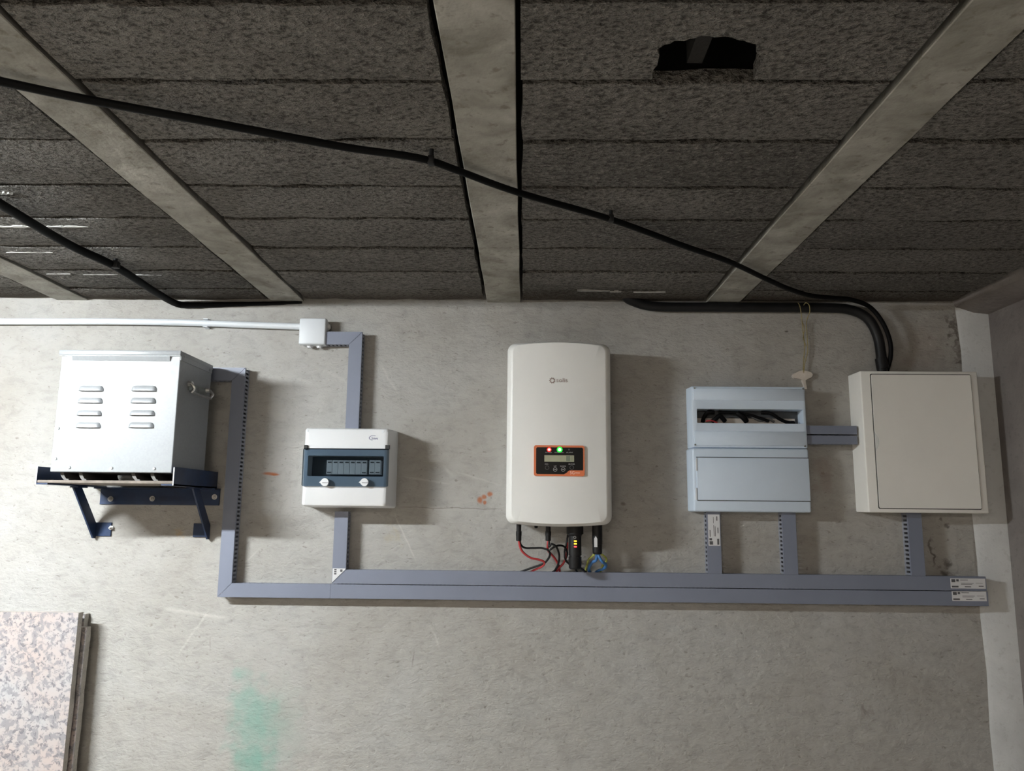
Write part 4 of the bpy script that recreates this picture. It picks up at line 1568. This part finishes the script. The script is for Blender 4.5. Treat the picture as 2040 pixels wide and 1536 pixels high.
CB = 0.020
cpts = [PZ(-160, 128, CEIL - CB), PZ(0, 162, CEIL - CB), PZ(167, 197, CEIL - CB), PZ(417, 243, CEIL - CB), PZ(680, 292, CEIL - CB), PZ(800, 309, CEIL - CB), PZ(859, 321, CEIL - CB), PZ(918, 342, CEIL - CB),
        PZ(1034, 384, CEIL - CB), PZ(1217, 437, CEIL - CB), PZ(1360, 489, CEIL - CB), PZ(1452, 521, CEIL - CB), PZ(1527, 556, CEIL - CB)]
cpts += [PZ(1570, 575, CEIL - 0.018), PZ(1613, 588.5, CEIL - 0.016), PZ(1660, 593.5, CEIL - 0.016), PZ(1695, 597, CEIL - 0.018), P(1732, 611, 0.050), P(1758, 642, 0.048), P(1773, 680, 0.042), P(1774, 712, 0.036), P(1766, 741, 0.030)]
cb = thing('ceiling_cable', 'long black cable slanting across the ceiling towards the cream cabinet', 'cable', PZ(859, 321, CEIL - CB))
obj('cable', add_tube(new(), cpts, 0.0070, 10, 8), 'black_cable', cb, ang=60)
for px, py in ((859, 320), (1217, 436)):
    q = PZ(px, py, CEIL - CB)
    c_ = new()
    add_cyl(c_, (q.x, q.y, q.z + 0.001), (q.x, q.y, CEIL + 0.006), 0.0045, n=10)
    add_box(c_, q.x - 0.006, q.x + 0.006, q.y - 0.0082, q.y + 0.0082, q.z - 0.0082, q.z + 0.0082, 0.002, 2)
    obj('cable_clip', c_, 'black_rubber', cb)

CB2 = 0.018
lp = [PZ(-140, 316, CEIL - CB2), PZ(0, 406, CEIL - CB2), PZ(137, 487, CEIL - CB2), PZ(228, 530, CEIL - CB2), PZ(310, 582, CEIL - CB2), P(352, 605, 0.016), P(385, 608, 0.010), P(450, 606.5, 0.006), P(540, 604.5, 0.003), P(602, 602.5, 0.0)]
lc = thing('corner_cable', 'black cable at the left running over the ceiling into the wall corner', 'cable', PZ(228, 530, CEIL - CB2))
obj('cable', add_tube(new(), lp, [0.011] * 10 + [0.0105, 0.010, 0.009, 0.008, 0.007, 0.006, 0.005, 0.004], 10, 8), 'black_cable', lc, ang=60)
q = PZ(229, 527, CEIL - CB2)
c_ = new()
add_cyl(c_, (q.x, q.y, q.z), (q.x, q.y, CEIL + 0.006), 0.006, n=10)
add_box(c_, q.x - 0.011, q.x + 0.011, q.y - 0.009, q.y + 0.009, q.z - 0.010, q.z + 0.008, 0.002, 2)
obj('cable_clip', c_, 'black_rubber', lc)

# ================================================================== TWINE AND PLASTER
tw = thing('twine_loop', 'yellowish twine slung over the black pipe and hanging down the wall', 'twine', P(1600, 742, 0.01))
tpts1 = [P(1590, 603, 0.040), P(1594, 612, 0.040), P(1597, 632, 0.020), P(1599, 655, 0.012), P(1603, 690, 0.012), P(1601, 715, 0.012), P(1600, 742, 0.011)]
tpts2 = [P(1601, 608, 0.037), P(1606, 603, 0.040), P(1612, 608, 0.040), P(1613, 622, 0.026), P(1607, 640, 0.014), P(1608, 670, 0.012), P(1609, 700, 0.012), P(1604, 720, 0.012), P(1601, 744, 0.011)]
obj('strand', add_tube(new(), tpts1, 0.0013, 6, 6), 'twine', tw, ang=60)
obj('strand', add_tube(new(), tpts2, 0.0014, 6, 6), 'twine', tw, ang=60)
obj('strand', add_tube(new(), [P(1598, 640, .013), P(1603, 655, .014), P(1600, 672, .013), P(1606, 690, .013)], 0.0012, 6, 6), 'twine', tw, ang=60)


def fp(a, b):
    p = P(1560 + a / 7.68, 700 + b / 7.68, 0.012)
    return (p.x, p.z)


poly = [fp(*q) for q in ((150, 350), (200, 325), (250, 300), (300, 290), (360, 300), (430, 320), (455, 355), (440, 395), (390, 415), (345, 440), (350, 490), (368, 575), (335, 575),
                         (318, 500), (290, 435), (235, 415), (170, 408), (145, 380))]
b_ = new()
add_prism(b_, poly, -0.012, 0.0)
b_.normal_update()
bmesh.ops.triangulate(b_, faces=[f for f in b_.faces if len(f.verts) > 4])
single('plaster_dab', b_, 'plaster', 'off-white lump of plaster holding the twine above the slotted enclosure', 'plaster')

# ================================================================== STONE SLABS AT LOWER LEFT
def slab(x_right, z_top, width, y_back, lean, thick, label, extra=0.0):
    t = thing('stone_slab', label, 'stone slab', (x_right - width / 2, -y_back - lean, 0.0), 'stone slabs leaning on the wall')
    face = new()
    body = new()
    rnd = random.Random(label)
    n = 40
    # back/front y at height z (leans in towards the wall at the top)
    def yb(z): return -(y_back + lean * (1 - z / z_top))
    prev = None
    for i in range(n + 1):
        z = z_top * i / n
        j = rnd.uniform(-0.0015, 0.0015)
        ring = [body.verts.new(p) for p in ((x_right - width, yb(z) - thick + 0.0006, z), (x_right + j * 0.5, yb(z) - thick + 0.0006, z), (x_right + j, yb(z), z), (x_right - width, yb(z), z))]
        if prev:
            for k in range(4):
                m = (k + 1) % 4
                body.faces.new((prev[k], prev[m], ring[m], ring[k]))
        else:
            body.faces.new(ring[::-1])
        prev = ring
    body.faces.new(prev)
    obj('slab_core', body, 'stone_edge', t)
    f = [face.verts.new(p) for p in ((x_right - width, yb(0) - thick, 0), (x_right, yb(0) - thick, 0), (x_right, yb(z_top) - thick, z_top), (x_right - width, yb(z_top) - thick, z_top),
                                     (x_right - width, yb(0) - thick + 0.002, 0), (x_right, yb(0) - thick + 0.002, 0), (x_right, yb(z_top) - thick + 0.002, z_top), (x_right - width, yb(z_top) - thick + 0.002, z_top))]
    for q in ((0, 1, 2, 3), (7, 6, 5, 4), (0, 4, 5, 1), (1, 5, 6, 2), (2, 6, 7, 3), (3, 7, 4, 0)):
        face.faces.new([f[i] for i in q])
    obj('polished_face', face, 'speckled_stone', t, 'speckled pink and grey face')
    return t


TH = 0.024
y1_ = 0.003
slab(P(167, 1232, 0.030).x, P(176, 1224, 0.03).z, 0.5, y1_, 0.02, TH, 'speckled stone slab nearest the wall, mostly hidden behind the other two')
slab(P(171.5, 1252, 0.056).x + 0.000, P(178, 1250, 0.05).z, 0.5, y1_ + TH + 0.002, 0.02, TH, 'middle speckled stone slab with a slightly lower top')
slab(P(156.5, 1224, 0.085).x, P(80, 1220, 0.085).z, 0.6, y1_ + 2 * TH + 0.010, 0.02, TH, 'front speckled pink and grey stone slab at the lower left')
